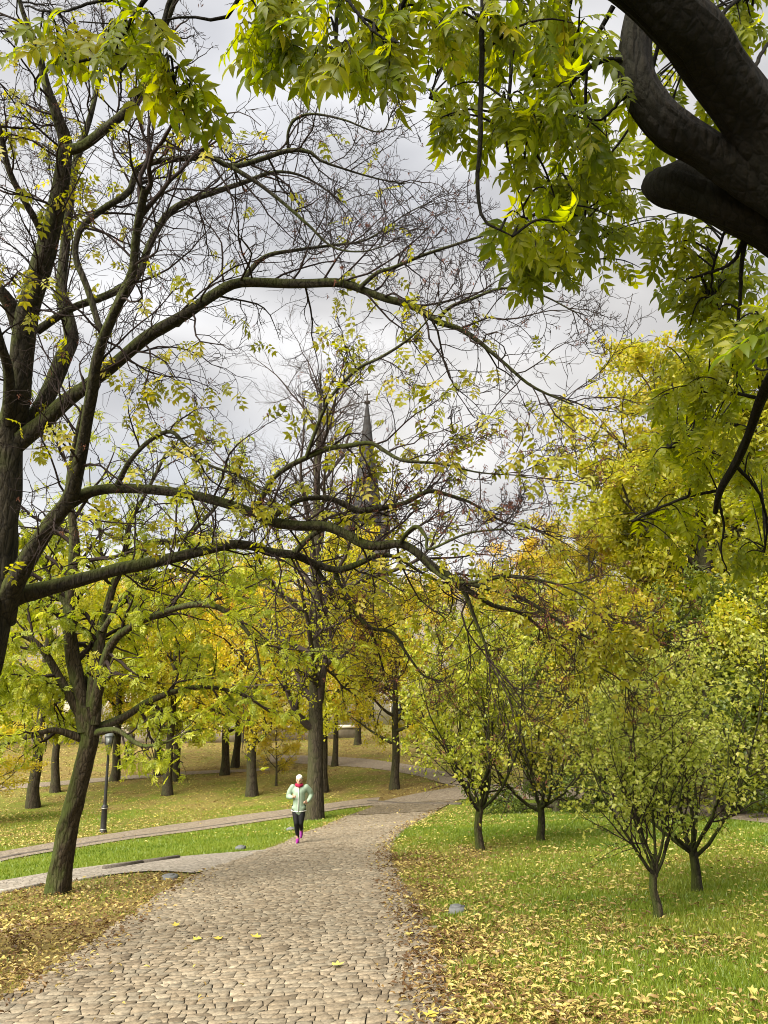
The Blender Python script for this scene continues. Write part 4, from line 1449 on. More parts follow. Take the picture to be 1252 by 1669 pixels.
# ------------------------------------------------------------------ the near tree overhead on the right
def near_tree():
    rng = np.random.default_rng(58)
    base = np.array([2.75, 3.15, float(terrain(2.75, 3.15)) - .1])
    root = empty('overhanging_tree', base)
    tag(root, 'thick dark tree limbs with hanging yellow green leaves overhead at right', 'tree')
    def part(name, me, loc=None):
        o = obj(name, me, root)
        o.location = -Vector(base)
        return o
    d = 3.3
    tk = [(2.75, 3.15, base[2]), (2.62, 3.18, .6)]
    b0 = P(1450, 700, d)
    b1 = P(1425, 500, d)
    trunk = (tk + [b0, b1, P(1365, 400, d), P(1300, 330, d)], [.36, .29, .24, .22, .19, .14])
    LIMBS = [
        ('trunk', trunk),
        ('limb', tl([(1370, 440, 120), (1300, 310, 108), (1238, 208, 98), (1206, 160, 96), (1172, 115, 95), (1142, 72, 100), (1105, 35, 92), (1045, -25, 94), (960, -80, 90), (820, -170, 74), (640, -260, 56), (400, -300, 40)], (3.3, 2.7))),
        ('limb', tl([(1300, 345, 70), (1215, 287, 72), (1150, 243, 66), (1100, 212, 72), (1066, 176, 66), (1040, 128, 64), (1036, 70, 62), (1052, 10, 70), (1080, -60, 62), (1120, -160, 50)], (3.25, 3.5))),
        ('limb', tl([(1360, 420, 110), (1265, 360, 94), (1195, 334, 86), (1150, 320, 74), (1112, 308, 78), (1088, 304, 72), (1074, 300, 60), (1068, 296, 44), (1065, 292, 26), (1064, 288, 6)], (3.35, 3.8))),
        ('limb', tl([(1420, 520, 60), (1330, 540, 34), (1268, 600, 22), (1240, 650, 18), (1220, 710, 15), (1200, 756, 14), (1175, 799, 12), (1166, 835, 9)], (3.5, 4.9))),
    ]
    BR = [
        ([(1012, 98, 9), (985, 98, 8), (950, 118, 7), (920, 150, 6), (895, 185, 6), (873, 226, 5), (868, 240, 3)], (3.2, 3.1)),
        ([(985, 100, 5), (955, 108, 4), (930, 98, 3), (905, 96, 2)], (3.2, 3.3)),
        ([(786, -90, 11), (787, 0, 10), (785, 90, 9), (784, 160, 9), (783, 240, 8), (778, 300, 7), (783, 340, 6), (790, 363, 5), (812, 372, 4), (835, 386, 2)], (2.9, 2.8)),
        ([(1030, 150, 7), (1010, 165, 5), (985, 192, 4), (965, 195, 4), (945, 178, 3), (938, 165, 2)], (3.3, 3.4)),
        ([(1085, 40, 8), (1030, 200, 4), (975, 270, 4), (930, 315, 4), (905, 355, 3.5), (888, 390, 3)], (3.6, 3.8)),
        ([(1212, 392, 8), (1196, 425, 6), (1165, 442, 5), (1138, 450, 4), (1118, 455, 3)], (3.5, 3.7)),
        ([(1215, 390, 8), (1209, 430, 7), (1207, 475, 6), (1200, 545, 5), (1185, 575, 4), (1168, 585, 4), (1155, 605, 3)], (3.5, 3.8)),
        ([(1180, 380, 5), (1162, 440, 4), (1160, 480, 3), (1157, 492, 2)], (3.7, 3.9)),
        ([(1252, 520, 8), (1240, 560, 6), (1228, 590, 5), (1240, 605, 4), (1255, 600, 3)], (3.2, 3.0)),
        ([(1172, 815, 5), (1180, 860, 4), (1175, 900, 3), (1190, 940, 2)], (4.9, 5.0)),
        ([(1200, 760, 7), (1235, 800, 5), (1250, 850, 4), (1246, 900, 3)], (4.8, 5.2)),
        ([(1225, 700, 8), (1180, 690, 5), (1130, 700, 4), (1090, 730, 3)], (4.8, 5.4)),
        ([(1240, 650, 7), (1190, 640, 5), (1140, 640, 4), (1100, 655, 3)], (4.4, 5.0)),
        ([(1170, 800, 6), (1120, 810, 5), (1070, 830, 4), (1030, 850, 2.5)], (5.0, 5.6)),
        # boughs that come over from the crown above the picture
        ([(700, -200, 20), (560, -120, 15), (470, -60, 11), (400, -10, 8), (366, 30, 6), (300, 26, 4), (230, 40, 3), (130, 36, 2)], (2.8, 2.9)),
        ([(470, -60, 10), (400, -70, 9), (290, -20, 8), (262, 55, 7), (255, 75, 6), (280, 130, 4), (301, 190, 2.5)], (2.8, 2.7)),
        ([(300, -50, 9), (240, -4, 8), (202, 52, 7), (168, 90, 6), (126, 101, 4), (90, 105, 2.5)], (2.8, 2.9)),
        ([(186, 76, 5), (196, 110, 4), (197, 165, 2.5)], (2.85, 2.9)),
        ([(290, -20, 5), (150, 5, 5), (90, 20, 4), (40, 10, 3)], (2.8, 3.0)),
        ([(640, -160, 14), (600, -60, 10), (555, 0, 8), (548, 60, 6), (555, 110, 4)], (2.8, 2.6)),
        ([(600, -60, 9), (500, -20, 7), (455, 40, 5), (440, 90, 3)], (2.8, 3.0)),
        ([(740, -160, 12), (700, -60, 9), (660, 0, 7), (640, 50, 5), (615, 90, 3)], (2.8, 3.1)),
        ([(560, -10, 6), (590, 30, 5), (620, 60, 4), (650, 70, 3)], (2.7, 2.6)),
        ([(860, -120, 12), (850, -30, 9), (838, 60, 7), (830, 150, 6), (826, 240, 4), (850, 330, 3), (860, 400, 2)], (3.2, 3.5)),
        ([(930, -80, 11), (930, 0, 8), (905, 80, 6), (860, 140, 5), (845, 220, 4), (880, 300, 3)], (3.1, 3.9)),
        ([(1000, 10, 9), (960, 90, 6), (955, 190, 5), (960, 290, 4), (950, 380, 3), (930, 440, 2)], (3.5, 4.2)),
        ([(1120, 100, 10), (1180, 20, 7), (1230, -20, 5)], (3.8, 4.2)),
        ([(1200, 190, 9), (1230, 110, 7), (1252, 70, 6), (1290, 30, 4)], (3.2, 3.6)),
        ([(700, -60, 7), (720, 10, 5), (725, 60, 4), (715, 110, 3), (700, 160, 2)], (3.2, 3.8)),
    ]
    pool = []
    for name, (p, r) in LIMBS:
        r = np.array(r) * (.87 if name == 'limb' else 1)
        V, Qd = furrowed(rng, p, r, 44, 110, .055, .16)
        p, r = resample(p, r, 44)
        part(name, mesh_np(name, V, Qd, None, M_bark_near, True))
        pool.append(p)
    tw = Wood()
    bp = []
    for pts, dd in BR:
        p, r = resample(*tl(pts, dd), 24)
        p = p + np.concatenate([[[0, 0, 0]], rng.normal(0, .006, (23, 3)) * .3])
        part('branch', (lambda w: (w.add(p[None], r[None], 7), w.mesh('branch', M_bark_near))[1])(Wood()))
        bp.append(p)
    BP = np.concatenate(bp)
    # leaf clusters: (x0, x1, y0, y1, depth0, depth1, clusters)
    Z_ = [(385, 640, -40, 120, 2.6, 3.3, 26), (560, 640, 40, 130, 2.5, 2.9, 7), (640, 780, -40, 60, 2.7, 3.4, 10), (690, 780, 60, 230, 3.4, 4.2, 10), (780, 1010, -40, 200, 2.8, 4.2, 36),
          (790, 1010, 180, 390, 2.9, 4.8, 40), (830, 950, 360, 450, 3.0, 3.8, 12), (1000, 1252, -40, 120, 4.0, 5.0, 20), (1040, 1252, 340, 470, 3.6, 4.8, 22), (1000, 1100, 150, 330, 3.9, 4.8, 12), (1120, 1260, 450, 560, 3.3, 4.6, 16),
          (1060, 1252, 560, 700, 4.4, 5.6, 24), (1050, 1252, 690, 850, 4.8, 6.2, 30), (1100, 1252, 840, 960, 5.0, 6.2, 10), (40, 130, 0, 80, 2.7, 3.1, 4), (130, 260, 0, 120, 2.6, 3.1, 8), (250, 330, 60, 200, 2.6, 2.9, 5), (1225, 1290, 420, 560, 2.2, 2.6, 5), (1160, 1252, 150, 330, 4.2, 5.0, 10)]
    lp, ld, ls = [], [], []
    tws, twr = [], []
    for x0, x1, y0, y1, da, db, n in Z_:
        for _ in range(n):
            c = P(rng.uniform(x0, x1), rng.uniform(y0, y1), rng.uniform(da, db))
            k = np.argmin(((BP - c) ** 2).sum(1) + rng.uniform(0, .02, len(BP)))
            a = BP[k]
            v = c - a
            if np.linalg.norm(v) > 1.1:
                a = c - v / np.linalg.norm(v) * .6 + np.array([0, 0, .25])
                kk = BP[k]
                mids = [kk, kk * .5 + a * .5 + np.array([0, 0, .12]), a, c]
            else:
                mids = [a, a * .6 + c * .4 + np.array([0, 0, .06]), a * .25 + c * .75 + np.array([0, 0, .05]), c]
            p, r = resample(mids, [.0055, .0045, .0035, .002], 10)
            tws.append(p)
            twr.append(r)
            m = rng.integers(4, 8)
            for q in range(m):
                t = rng.uniform(.45, 1)
                s0 = p[min(int(t * 9), 9)]
                dr = nrm(rng.normal(size=3) * .75 + nrm(c - a + 1e-6) * .35 + np.array([0, 0, -1.25]))
                lp.append(s0)
                ld.append(dr)
                ls.append(rng.uniform(.115, .205))
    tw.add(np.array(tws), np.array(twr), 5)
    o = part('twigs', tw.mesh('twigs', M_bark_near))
    o['kind'] = 'stuff'
    lp, ld, ls = np.array(lp), np.array(ld), np.array(ls)
    n = len(lp)
    tint = np.clip(rng.beta(2, 2.4, n) + .15 * (lp[:, 1] > 4), 0, .8)
    Nn = rng.normal(size=(n, 3)) * .6 + np.array([0, -.8, .45])
    ppx_, ppy_, pd_ = proj(lp + ld * ls[:, None] * .5)
    vis_ = (ppx_ > 0) & (ppx_ < 1252) & (ppy_ > 0)
    order_ = np.argsort(np.where(vis_, pd_, 1e6))
    one, rest = order_[:300], order_[300:]
    temps = [compound(pr, LL, LT, lf, .3, sd_) for pr, lf, sd_ in ((3, .44, 1), (4, .38, 2), (4, .40, 3), (3, .42, 5), (5, .34, 8))]
    metas = {}
    Xf, Yf, Zf = frames(ld, Nn)
    from mathutils import Matrix
    for q in one:
        v = int(rng.integers(0, len(temps)))
        tb = int(np.clip(tint[q] * 8, 0, 7))
        if (v, tb) not in metas:
            tv, tf = temps[v]
            # each leaflet and face keeps nearly the leaf's own colour
            tt_ = np.clip(tb / 8 + .06 + np.repeat(rng.uniform(-.08, .08, len(tf) // 12 + 1), 12)[:len(tf)], 0, 1)
            metas[(v, tb)] = mesh_np('leaf', tv, None, tf, M_leaf_near, True, {'tint': ('FACE', tt_)})
        o = bpy.data.objects.new('leaf', metas[(v, tb)])
        COL.objects.link(o)
        o.parent = root
        s = ls[q]
        mt = Matrix(((Xf[q, 0] * s, Yf[q, 0] * s, Zf[q, 0] * s, lp[q, 0] - base[0]), (Xf[q, 1] * s, Yf[q, 1] * s, Zf[q, 1] * s, lp[q, 1] - base[1]),
                     (Xf[q, 2] * s, Yf[q, 2] * s, Zf[q, 2] * s, lp[q, 2] - base[2]), (0, 0, 0, 1)))
        o.matrix_local = mt
    Vs, Fs, Ts, n0_ = [], [], [], 0
    grp = rng.integers(0, len(temps), len(rest))
    for v in range(len(temps)):
        sel = rest[grp == v]
        tv, tf = temps[v]
        V, F = scatter(tv, tf, lp[sel], ld[sel], Nn[sel], ls[sel])
        Vs.append(V)
        Fs.append(F + n0_)
        Ts.append(np.repeat(tint[sel], len(tf)))
        n0_ += len(V)
    o = part('leaves', mesh_np('leaves', np.concatenate(Vs), None, np.concatenate(Fs), M_leaf_near, True, {'tint': ('FACE', np.concatenate(Ts))}))
    o['kind'] = 'stuff'

near_tree()

# ------------------------------------------------------------------ small vase-shaped trees on the right lawn
def shrub_tree(seed, px, py, H, W, r, stem, label, leaf, per, nl, lsz, az0=0.0, sparse=1.0, d_tr=.12):
    rng = np.random.default_rng(seed)
    g = ground_at(px, py)
    root = empty('young_apple_tree', (g[0], g[1], g[2]))
    tag(root, label, 'tree', 'small spreading trees on the right lawn')
    tp, trd = resample([(0, 0, -.12), (rng.normal(0, .01), 0, .1), (rng.normal(0, .02), .01, stem * .6), (rng.normal(0, .03), 0, stem + .12)], [r * 1.45, r * 1.1, r * .95, r * .9], 14)
    w = Wood()
    w.add(tp[None], trd[None], 10)
    obj('trunk', w.mesh('trunk', M_bark_lean if seed % 2 else M_bark_left), root)
    k = nl
    az = az0 + np.arange(k) * 2 * math.pi / k + rng.normal(0, .25, k)
    an = np.where(np.arange(k) % 3 == 0, .45, rng.uniform(.75, 1.05, k))
    d = np.stack([np.sin(an) * np.cos(az), np.sin(an) * np.sin(az), np.cos(an)], 1)
    Lw = (H - stem) * rng.uniform(.55, .98, k)
    st = np.array([0, 0, 1.0]) * (stem - .1 + rng.uniform(0, .18, k))[:, None] + np.array([tp[-1][0], tp[-1][1], 0])
    pts = [st]
    for q in range(11):
        up = d_tr * (1.0 + q * .12)
        d = nrm(d + .10 * rng.normal(size=d.shape) + np.array([0, 0, up]))
        # keep within the crown's half width
        lim = np.linalg.norm(pts[-1][:, :2], axis=1) > W * .42
        d[lim, :2] *= .55
        d = nrm(d)
        pts.append(pts[-1] + d * (Lw / 11)[:, None])
    C = np.stack(pts, 1)
    CR = (r * rng.uniform(.32, .52, k))[:, None] * np.linspace(1, .2, 12)[None]
    for q in range(k):
        w = Wood()
        w.add(C[q:q + 1], CR[q:q + 1], 7)
        obj('limb', w.mesh('limb', M_bark_left), root)
    b = Wood()
    C2, R2, _ = grow(rng, C, CR, 9, .12, 1, .7, .25, .45, 8, .14, (0, 0, .10), .6, .005, .5)
    b.add(C2, R2, 5)
    C3, R3, _ = grow(rng, C2, R2, 7, .12, 1, .75, .3, .45, 6, .2, (0, 0, .03), .6, .0032, .4)
    b.add(C3, R3, 3)
    C4, R4, _ = grow(rng, C3, R3, 3, .2, 1, .7, .3, .5, 4, .2, (0, 0, 0), .6, .002, .3)
    b.add(C4, R4, 3)
    o = obj('branches', b.mesh('branches', M_twig), root)
    o['kind'] = 'stuff'
    tips = np.concatenate([C3[:, ::1][:, [1, 2, 4, 5]], C4])
    m = len(tips)
    idx = np.repeat(np.arange(m), per)
    f = rng.uniform(.1, 1, len(idx)) * 3
    i0 = np.minimum(f.astype(int), 2)
    ww = (f - i0)[:, None]
    pos = tips[idx, i0] * (1 - ww) + tips[idx, i0 + 1] * ww + rng.normal(0, .02, (len(idx), 3))
    dens = (.35 + .9 * vnoise(pos[:, 0] * 2 + pos[:, 1] * 2, pos[:, 2] * 2.5, 1.0, seed)) * sparse * np.clip((pos[:, 2] - stem * .8) / (H * .35), .1, 1)
    ok = rng.uniform(0, 1, len(idx)) < dens
    pos, idx = pos[ok], idx[ok]
    n = len(pos)
    D = nrm(rng.normal(size=(n, 3)) + np.array([0, 0, -.35]))
    Nn = rng.normal(size=(n, 3)) * .9 + np.array([0, 0, .7])
    tint = np.clip(rng.uniform(0, .5, m)[idx] + rng.uniform(0, .6, n) - .05, 0, 1)
    me = leaf_mesh('crown', LEAF2_V * [1.15, 1, 1.4], LEAF2_T, pos, D, Nn, lsz * rng.uniform(.65, 1.3, n), tint, leaf)
    o = obj('crown', me, root)
    o['kind'] = 'stuff'

shrub_tree(101, 783, 1386, 4.9, 5.0, .085, .75, 'small yellow leaved tree on right lawn, closest to the cobbles', M_leaf_shrub2, 7, 9, .085, .3, 1.0)
shrub_tree(102, 881, 1371, 4.5, 3.8, .085, .70, 'small dark stemmed tree with yellow green leaves, farthest of the four', M_leaf_shrub2, 6, 7, .085, 1.1, .9)
shrub_tree(103, 1072, 1497, 3.1, 3.0, .046, .52, 'thin trunked small tree with sparse olive leaves, closest to the viewer', M_leaf_shrub, 7, 7, .054, .1, .9)
shrub_tree(104, 1136, 1453, 3.5, 3.2, .062, .42, 'dark trunked small tree with olive leaves just behind thin trunked one', M_leaf_shrub, 6, 8, .060, 2.0, .9)

# ------------------------------------------------------------------ middle and far trees
T_tall = auto_tree(201, 12.0, .27, .26, 4.2, 18, 7, 6, 4, 7, .16, trop=.03, ang=(1.35, .7))
T_round = auto_tree(202, 11.0, .26, .26, 4.8, 18, 7, 6, 4, 7, .17, trop=.02, ang=(1.5, .7))
T_loose = auto_tree(203, 12.5, .25, .27, 4.2, 16, 7, 6, 4, 5, .16, trop=.03, ang=(1.35, .7))
T_dense = auto_tree(204, 15.5, .38, .14, 5.6, 30, 8, 7, 4, 8, .20, trop=.05, ang=(1.3, .6))
T_small = auto_tree(205, 6.5, .12, .18, 2.6, 14, 7, 5, 3, 8, .12, trop=.05)
T_bare = auto_tree(206, 19.0, .33, .17, 6.2, 26, 8, 6, 5, 4, .15, trop=.12, ang=(1.1, .42), keep=lambda q: np.clip(1.25 - q[:, 2] * 1.9, .0, 1), twig_mat=M_twig_far, twig_wood=True)
T_bush = auto_tree(207, 5.0, .13, .06, 2.9, 20, 7, 6, 4, 8, .11, trop=.06, ang=(1.3, .4))
T_fork = auto_tree(208, 8.0, .19, .25, 3.6, 12, 7, 5, 4, 5, .13, trop=.04, wander=.35, lean=(.12, 0))

def place(name, mesh, px, py, label, leaf, rot, scale=1.0, group=None, tilt=(0, 0), cat='tree'):
    g = ground_at(px, py)
    return put_tree(name, mesh, (g[0], g[1], g[2]), label, group, rot, scale, leaf, tilt, cat)

place('bare_topped_tree', T_bare, 510, 1335, 'tall tree with bare twiggy top rising beside the runner', M_leaf_gold, .4, 1.0)
GR = 'trees of the leaf strewn grove'
place('grove_tree', T_tall, 55, 1316, 'dark grove trunk standing left of the leaning tree', M_leaf_lean, .2, (1, 1, 1), GR)
place('grove_tree', T_loose, 90, 1291, 'thin dark grove trunk right behind the leaning tree', M_leaf_yellow, 1.7, .9, GR)
place('grove_tree', T_tall, 186, 1273, 'slim mossy grove trunk behind the lamp head', M_leaf_gold, 2.9, .9, GR)
place('grove_tree', T_loose, 210, 1244, 'far grove trunk in front of the pale wall', M_leaf_yellow, 4.1, .95, GR)
place('grove_tree', T_round, 258, 1264, 'far grove trunk at the end of the thin pale path', M_leaf_yellow, .9, .95, GR)
place('grove_tree', T_tall, 273, 1296, 'slim straight grove trunk between lamp post and broad trunk', M_leaf_lean, 5.0, .85, GR)
place('grove_tree', T_loose, 287, 1273, 'dark grove trunk tucked right of a slim straight trunk', M_leaf_gold, 3.3, .85, GR)
place('grove_tree', T_round, 366, 1263, 'grove trunk with flared foot under orange leaves', M_leaf_orange, 2.2, .95, GR)
place('grove_tree', T_loose, 383, 1251, 'farther grove trunk beside the flared one under orange leaves', M_leaf_orange, 4.7, .95, GR)
place('grove_tree', T_round, 411, 1297, 'broad flared grove trunk left of the runner', M_leaf_yellow, .3, 1.0, GR)
place('grove_tree', T_tall, 525, 1291, 'grove trunk half hidden behind the tall bare topped tree', M_leaf_yellow, 1.2, 1.0, GR)
place('grove_tree', T_loose, 545, 1249, 'thin far trunk by the curving path', M_leaf_orange, 5.6, .75, GR)
place('grove_tree', T_round, 643, 1286, 'dark leaf clad trunk standing at the path junction', M_leaf_yellow, 3.9, .85, GR)
place('young_tree', T_small, 450, 1281, 'thin young tree with yellow leaves behind the runner', M_leaf_yellow, 1.0, .55)
place('young_tree', T_small, 681, 1228, 'tiny distant sapling before the pale building', M_leaf_yellow, 2.5, .5)
place('young_tree', T_small, -40, 1345, 'small bright yellow tree at the left edge of the grove', M_leaf_yellow, 2.0, (1.0, 1.0, .62))

BG = 'autumn trees closing the view'
def place_xy(name, mesh, x, y, label, leaf, rot, scale, group=None, tilt=(0, 0), cat='tree'):
    return put_tree(name, mesh, (x, y, float(terrain(x, y))), label, group, rot, scale, leaf, tilt, cat)
bgl = [(-46, 62, T_tall, M_leaf_gold, 1.15, 'background tree, leftmost of the autumn row, green gold'), (-38, 70, T_round, M_leaf_yellow, 1.2, 'background tree, second in the row from the left, yellow'),
       (-31, 63, T_loose, M_leaf_yellow, 1.1, 'background tree, third in the row from the left, loose and yellow'), (-24, 72, T_round, M_leaf_yellow, 1.2, 'background tree behind the pale wall, yellow'),
       (-17.5, 70, T_tall, M_leaf_orange, 1.1, 'background tree behind the orange grove trunks, orange'), (-11.5, 66, T_round, M_leaf_yellow, 1.1, 'background yellow tree seen over the runner'),
       (-6.5, 78, T_round, M_leaf_orange, 1.15, 'background orange tree standing below the church tower'), (-2.0, 60, T_round, M_leaf_yellow, .95, 'rounded yellow tree right of the church tower'),
       (4.5, 64, T_tall, M_leaf_yellow, 1.0, 'bright yellow tree beneath the grey hill'), (9.5, 56, T_round, M_leaf_lean, 1.0, 'yellow green tree right of the grey hill'),
       (11.0, 48, T_tall, M_leaf_gold, 1.0, 'gold tree behind the two yellow shrub trees'), (15.5, 44, T_loose, M_leaf_gold, 1.15, 'loose gold tree behind the dark green thicket'), (20, 50, T_dense, M_leaf_gold, 1.0, 'broad background tree far behind the right lawn'),
       (-55, 74, T_round, M_leaf_gold, 1.2, 'background tree beyond the left edge of the grove')]
for k, (x, y, me, lf, s, lb) in enumerate(bgl):
    place_xy('autumn_tree', me, x, y, lb, lf, k * 1.3, s, BG)

RG = 'tall trees behind the right lawn'
place_xy('gold_tree', T_dense, 11.3, 26.5, 'tall rounded tree turning gold against the grey sky', M_leaf_bright, .6, 1.0, RG)
place_xy('gold_tree', T_dense, 17.0, 24.5, 'tall tree at the right edge with green gold crown', M_leaf_gold, 2.4, .98, RG)
place_xy('gold_tree', T_dense, 14.0, 33.0, 'tall green gold tree filling the gap behind the two tall ones', M_leaf_gold, 4.4, .95, RG)
place_xy('gold_tree', T_tall, 8.2, 30.5, 'straight trunked tree with gold crown behind the shrub trees', M_leaf_bright, 3.6, .88, RG)
place_xy('gold_tree', T_loose, 6.6, 36.5, 'thin leaved amber tree left of the tall gold one', M_leaf_yellow, 1.6, .88, RG)
place_xy('forked_tree', T_fork, 7.2, 24.5, 'forked leaning tree with olive gold leaves behind right lawn', M_leaf_gold, .2, .85)
place_xy('green_thicket', T_bush, 9.6, 23.5, 'dark green bush below the tall gold tree', M_leaf_dark, .5, 1.15, None, (0, 0), 'bush')
place_xy('green_thicket', T_bush, 12.6, 20.5, 'olive green bush at the right edge behind olive shrub trees', M_leaf_gold, 1.9, 1.25, None, (0, 0), 'bush')
place_xy('green_thicket', T_bush, 6.3, 29.5, 'dark green bush behind the forked leaning tree', M_leaf_dark, 3.1, 1.1, None, (0, 0), 'bush')
place_xy('green_thicket', T_bush, 15.2, 23.0, 'tall green bush beside the right hand gold trunk', M_leaf_gold, 4.1, 1.3, None, (0, 0), 'bush')

# ------------------------------------------------------------------ street lamp
def street_lamp():
    g = ground_at(168, 1358)
    root = empty('street_lamp', g)
    tag(root, 'slim black cast iron park lamp with glass lantern beside footpath', 'lamp')
    mb = MB()
    mb.lathe([(.0, -.1), (.13, -.1), (.13, .08), (.115, .10), (.105, .13), (.10, .85), (.115, .87), (.115, .92), (.085, .95), (.06, .98)], 14)
    obj('base', mb.mesh('base', M_iron, True), root)
    for z in (.13, .86):
        mb = MB()
        mb.lathe([(.108, z - .02), (.126, z - .008), (.126, z + .008), (.108, z + .02)], 14)
        obj('collar', mb.mesh('collar', plain_mat('worn_steel', (.30, .29, .27), .4, .2, 9, 0, .6), True), root)
    mb = MB()
    mb.lathe([(.062, .94), (.056, 1.6), (.048, 2.3), (.040, 2.72), (.060, 2.74), (.060, 2.78), (.034, 2.82), (.001, 2.84)], 12)
    obj('pole', mb.mesh('pole', M_iron, True), root)
    # lantern
    lan = MB()
    for k in range(4):
        a = math.pi / 4 + k * math.pi / 2
        c, s_ = math.cos(a), math.sin(a)
        lan.tube([(.03 * c, .03 * s_, 2.80), (.10 * c, .10 * s_, 2.88), (.115 * c, .115 * s_, 2.98), (.17 * c, .17 * s_, 3.36)], [.012, .012, .011, .010], 6)
    lan.lathe([(.118, 2.965), (.13, 2.975), (.13, 2.99), (.118, 3.0)], 4, ang0=math.pi / 4)
    fo = obj('lantern_frame', lan.mesh('lantern_frame', M_iron, False), root)
    glass_m, nt, N, L, out = new_mat('frosted_lantern_glass')
    b = N.new('ShaderNodeBsdfPrincipled')
    b.inputs['Base Color'].default_value = (.24, .26, .25, 1)
    b.inputs['Roughness'].default_value = .35
    b.inputs['Transmission Weight'].default_value = .35
    L.new(b.outputs[0], out.inputs['Surface'])
    for k in range(4):
        a0, a1 = math.pi / 4 + k * math.pi / 2, math.pi / 4 + (k + 1) * math.pi / 2
        v = []
        for rr_, z in ((.108, 3.0), (.160, 3.345)):
            for a in (a0, a1):
                v.append([rr_ * math.cos(a), rr_ * math.sin(a), z])
        inn = [[x * .96, y * .96, z] for x, y, z in v]
        m = mesh_np('pane', v + inn, [[0, 1, 3, 2], [5, 4, 6, 7], [0, 4, 5, 1], [2, 3, 7, 6], [0, 2, 6, 4], [1, 5, 7, 3]], None, glass_m)
        obj('pane', m, fo)
    mb = MB()
    mb.lathe([(.20, 3.35), (.205, 3.37), (.16, 3.43), (.09, 3.49), (.05, 3.52), (.055, 3.55), (.02, 3.60), (.001, 3.66)], 4, ang0=math.pi / 4)
    obj('lantern_roof', mb.mesh('lantern_roof', plain_mat('lantern_roof_zinc', (.10, .11, .11), .5, .2, 6)), root)

street_lamp()

# ------------------------------------------------------------------ runner
def fused(parts, voxel, mat, name, smooth=6):
    """Union of tapered tubes and ellipsoids into one continuous skin."""
    mb = MB()
    for p in parts:
        if p[0] == 'e':
            _, c, r = p
            n, m = 14, 10
            th = np.linspace(.001, math.pi - .001, m)
            ph = np.arange(n) * 2 * math.pi / n
            V = np.stack([np.sin(th)[:, None] * np.cos(ph), np.sin(th)[:, None] * np.sin(ph), np.repeat(np.cos(th)[:, None], n, 1)], -1) * np.array(r) + np.array(c)
            i_, j_ = np.meshgrid(np.arange(m - 1), np.arange(n), indexing='ij')
            jn = (j_ + 1) % n
            mb.add(V, np.stack([i_ * n + j_, (i_ + 1) * n + j_, (i_ + 1) * n + jn, i_ * n + jn], -1))
        else:
            _, pts, rad = p
            pp, rr_ = resample(pts, rad, max(6, 4 * len(pts)))
            V, Qd = tubes(pp[None], rr_[None], 12)
            mb.add(V, Qd[:, ::-1])
            for c, r in ((pp[0], rr_[0]), (pp[-1], rr_[-1])):
                th = np.linspace(.001, math.pi - .001, 8)
                ph = np.arange(10) * 2 * math.pi / 10
                V = np.stack([np.sin(th)[:, None] * np.cos(ph), np.sin(th)[:, None] * np.sin(ph), np.repeat(np.cos(th)[:, None], 10, 1)], -1) * r + c
                i_, j_ = np.meshgrid(np.arange(7), np.arange(10), indexing='ij')
                jn = (j_ + 1) % 10
                mb.add(V, np.stack([i_ * 10 + j_, (i_ + 1) * 10 + j_, (i_ + 1) * 10 + jn, i_ * 10 + jn], -1))
    me = mb.mesh(name, None, True)
    o = bpy.data.objects.new(name, me)
    COL.objects.link(o)
    rm = o.modifiers.new('r', 'REMESH')
    rm.mode = 'VOXEL'
    rm.voxel_size = voxel
    rm.use_smooth_shade = True
    sm = o.modifiers.new('s', 'SMOOTH')
    sm.factor = .5
    sm.iterations = smooth
    dg = bpy.context.evaluated_depsgraph_get()
    out = bpy.data.meshes.new_from_object(o.evaluated_get(dg))
    bpy.data.objects.remove(o)
    out.name = name
    out.materials.clear()
    out.materials.append(mat)
    return out

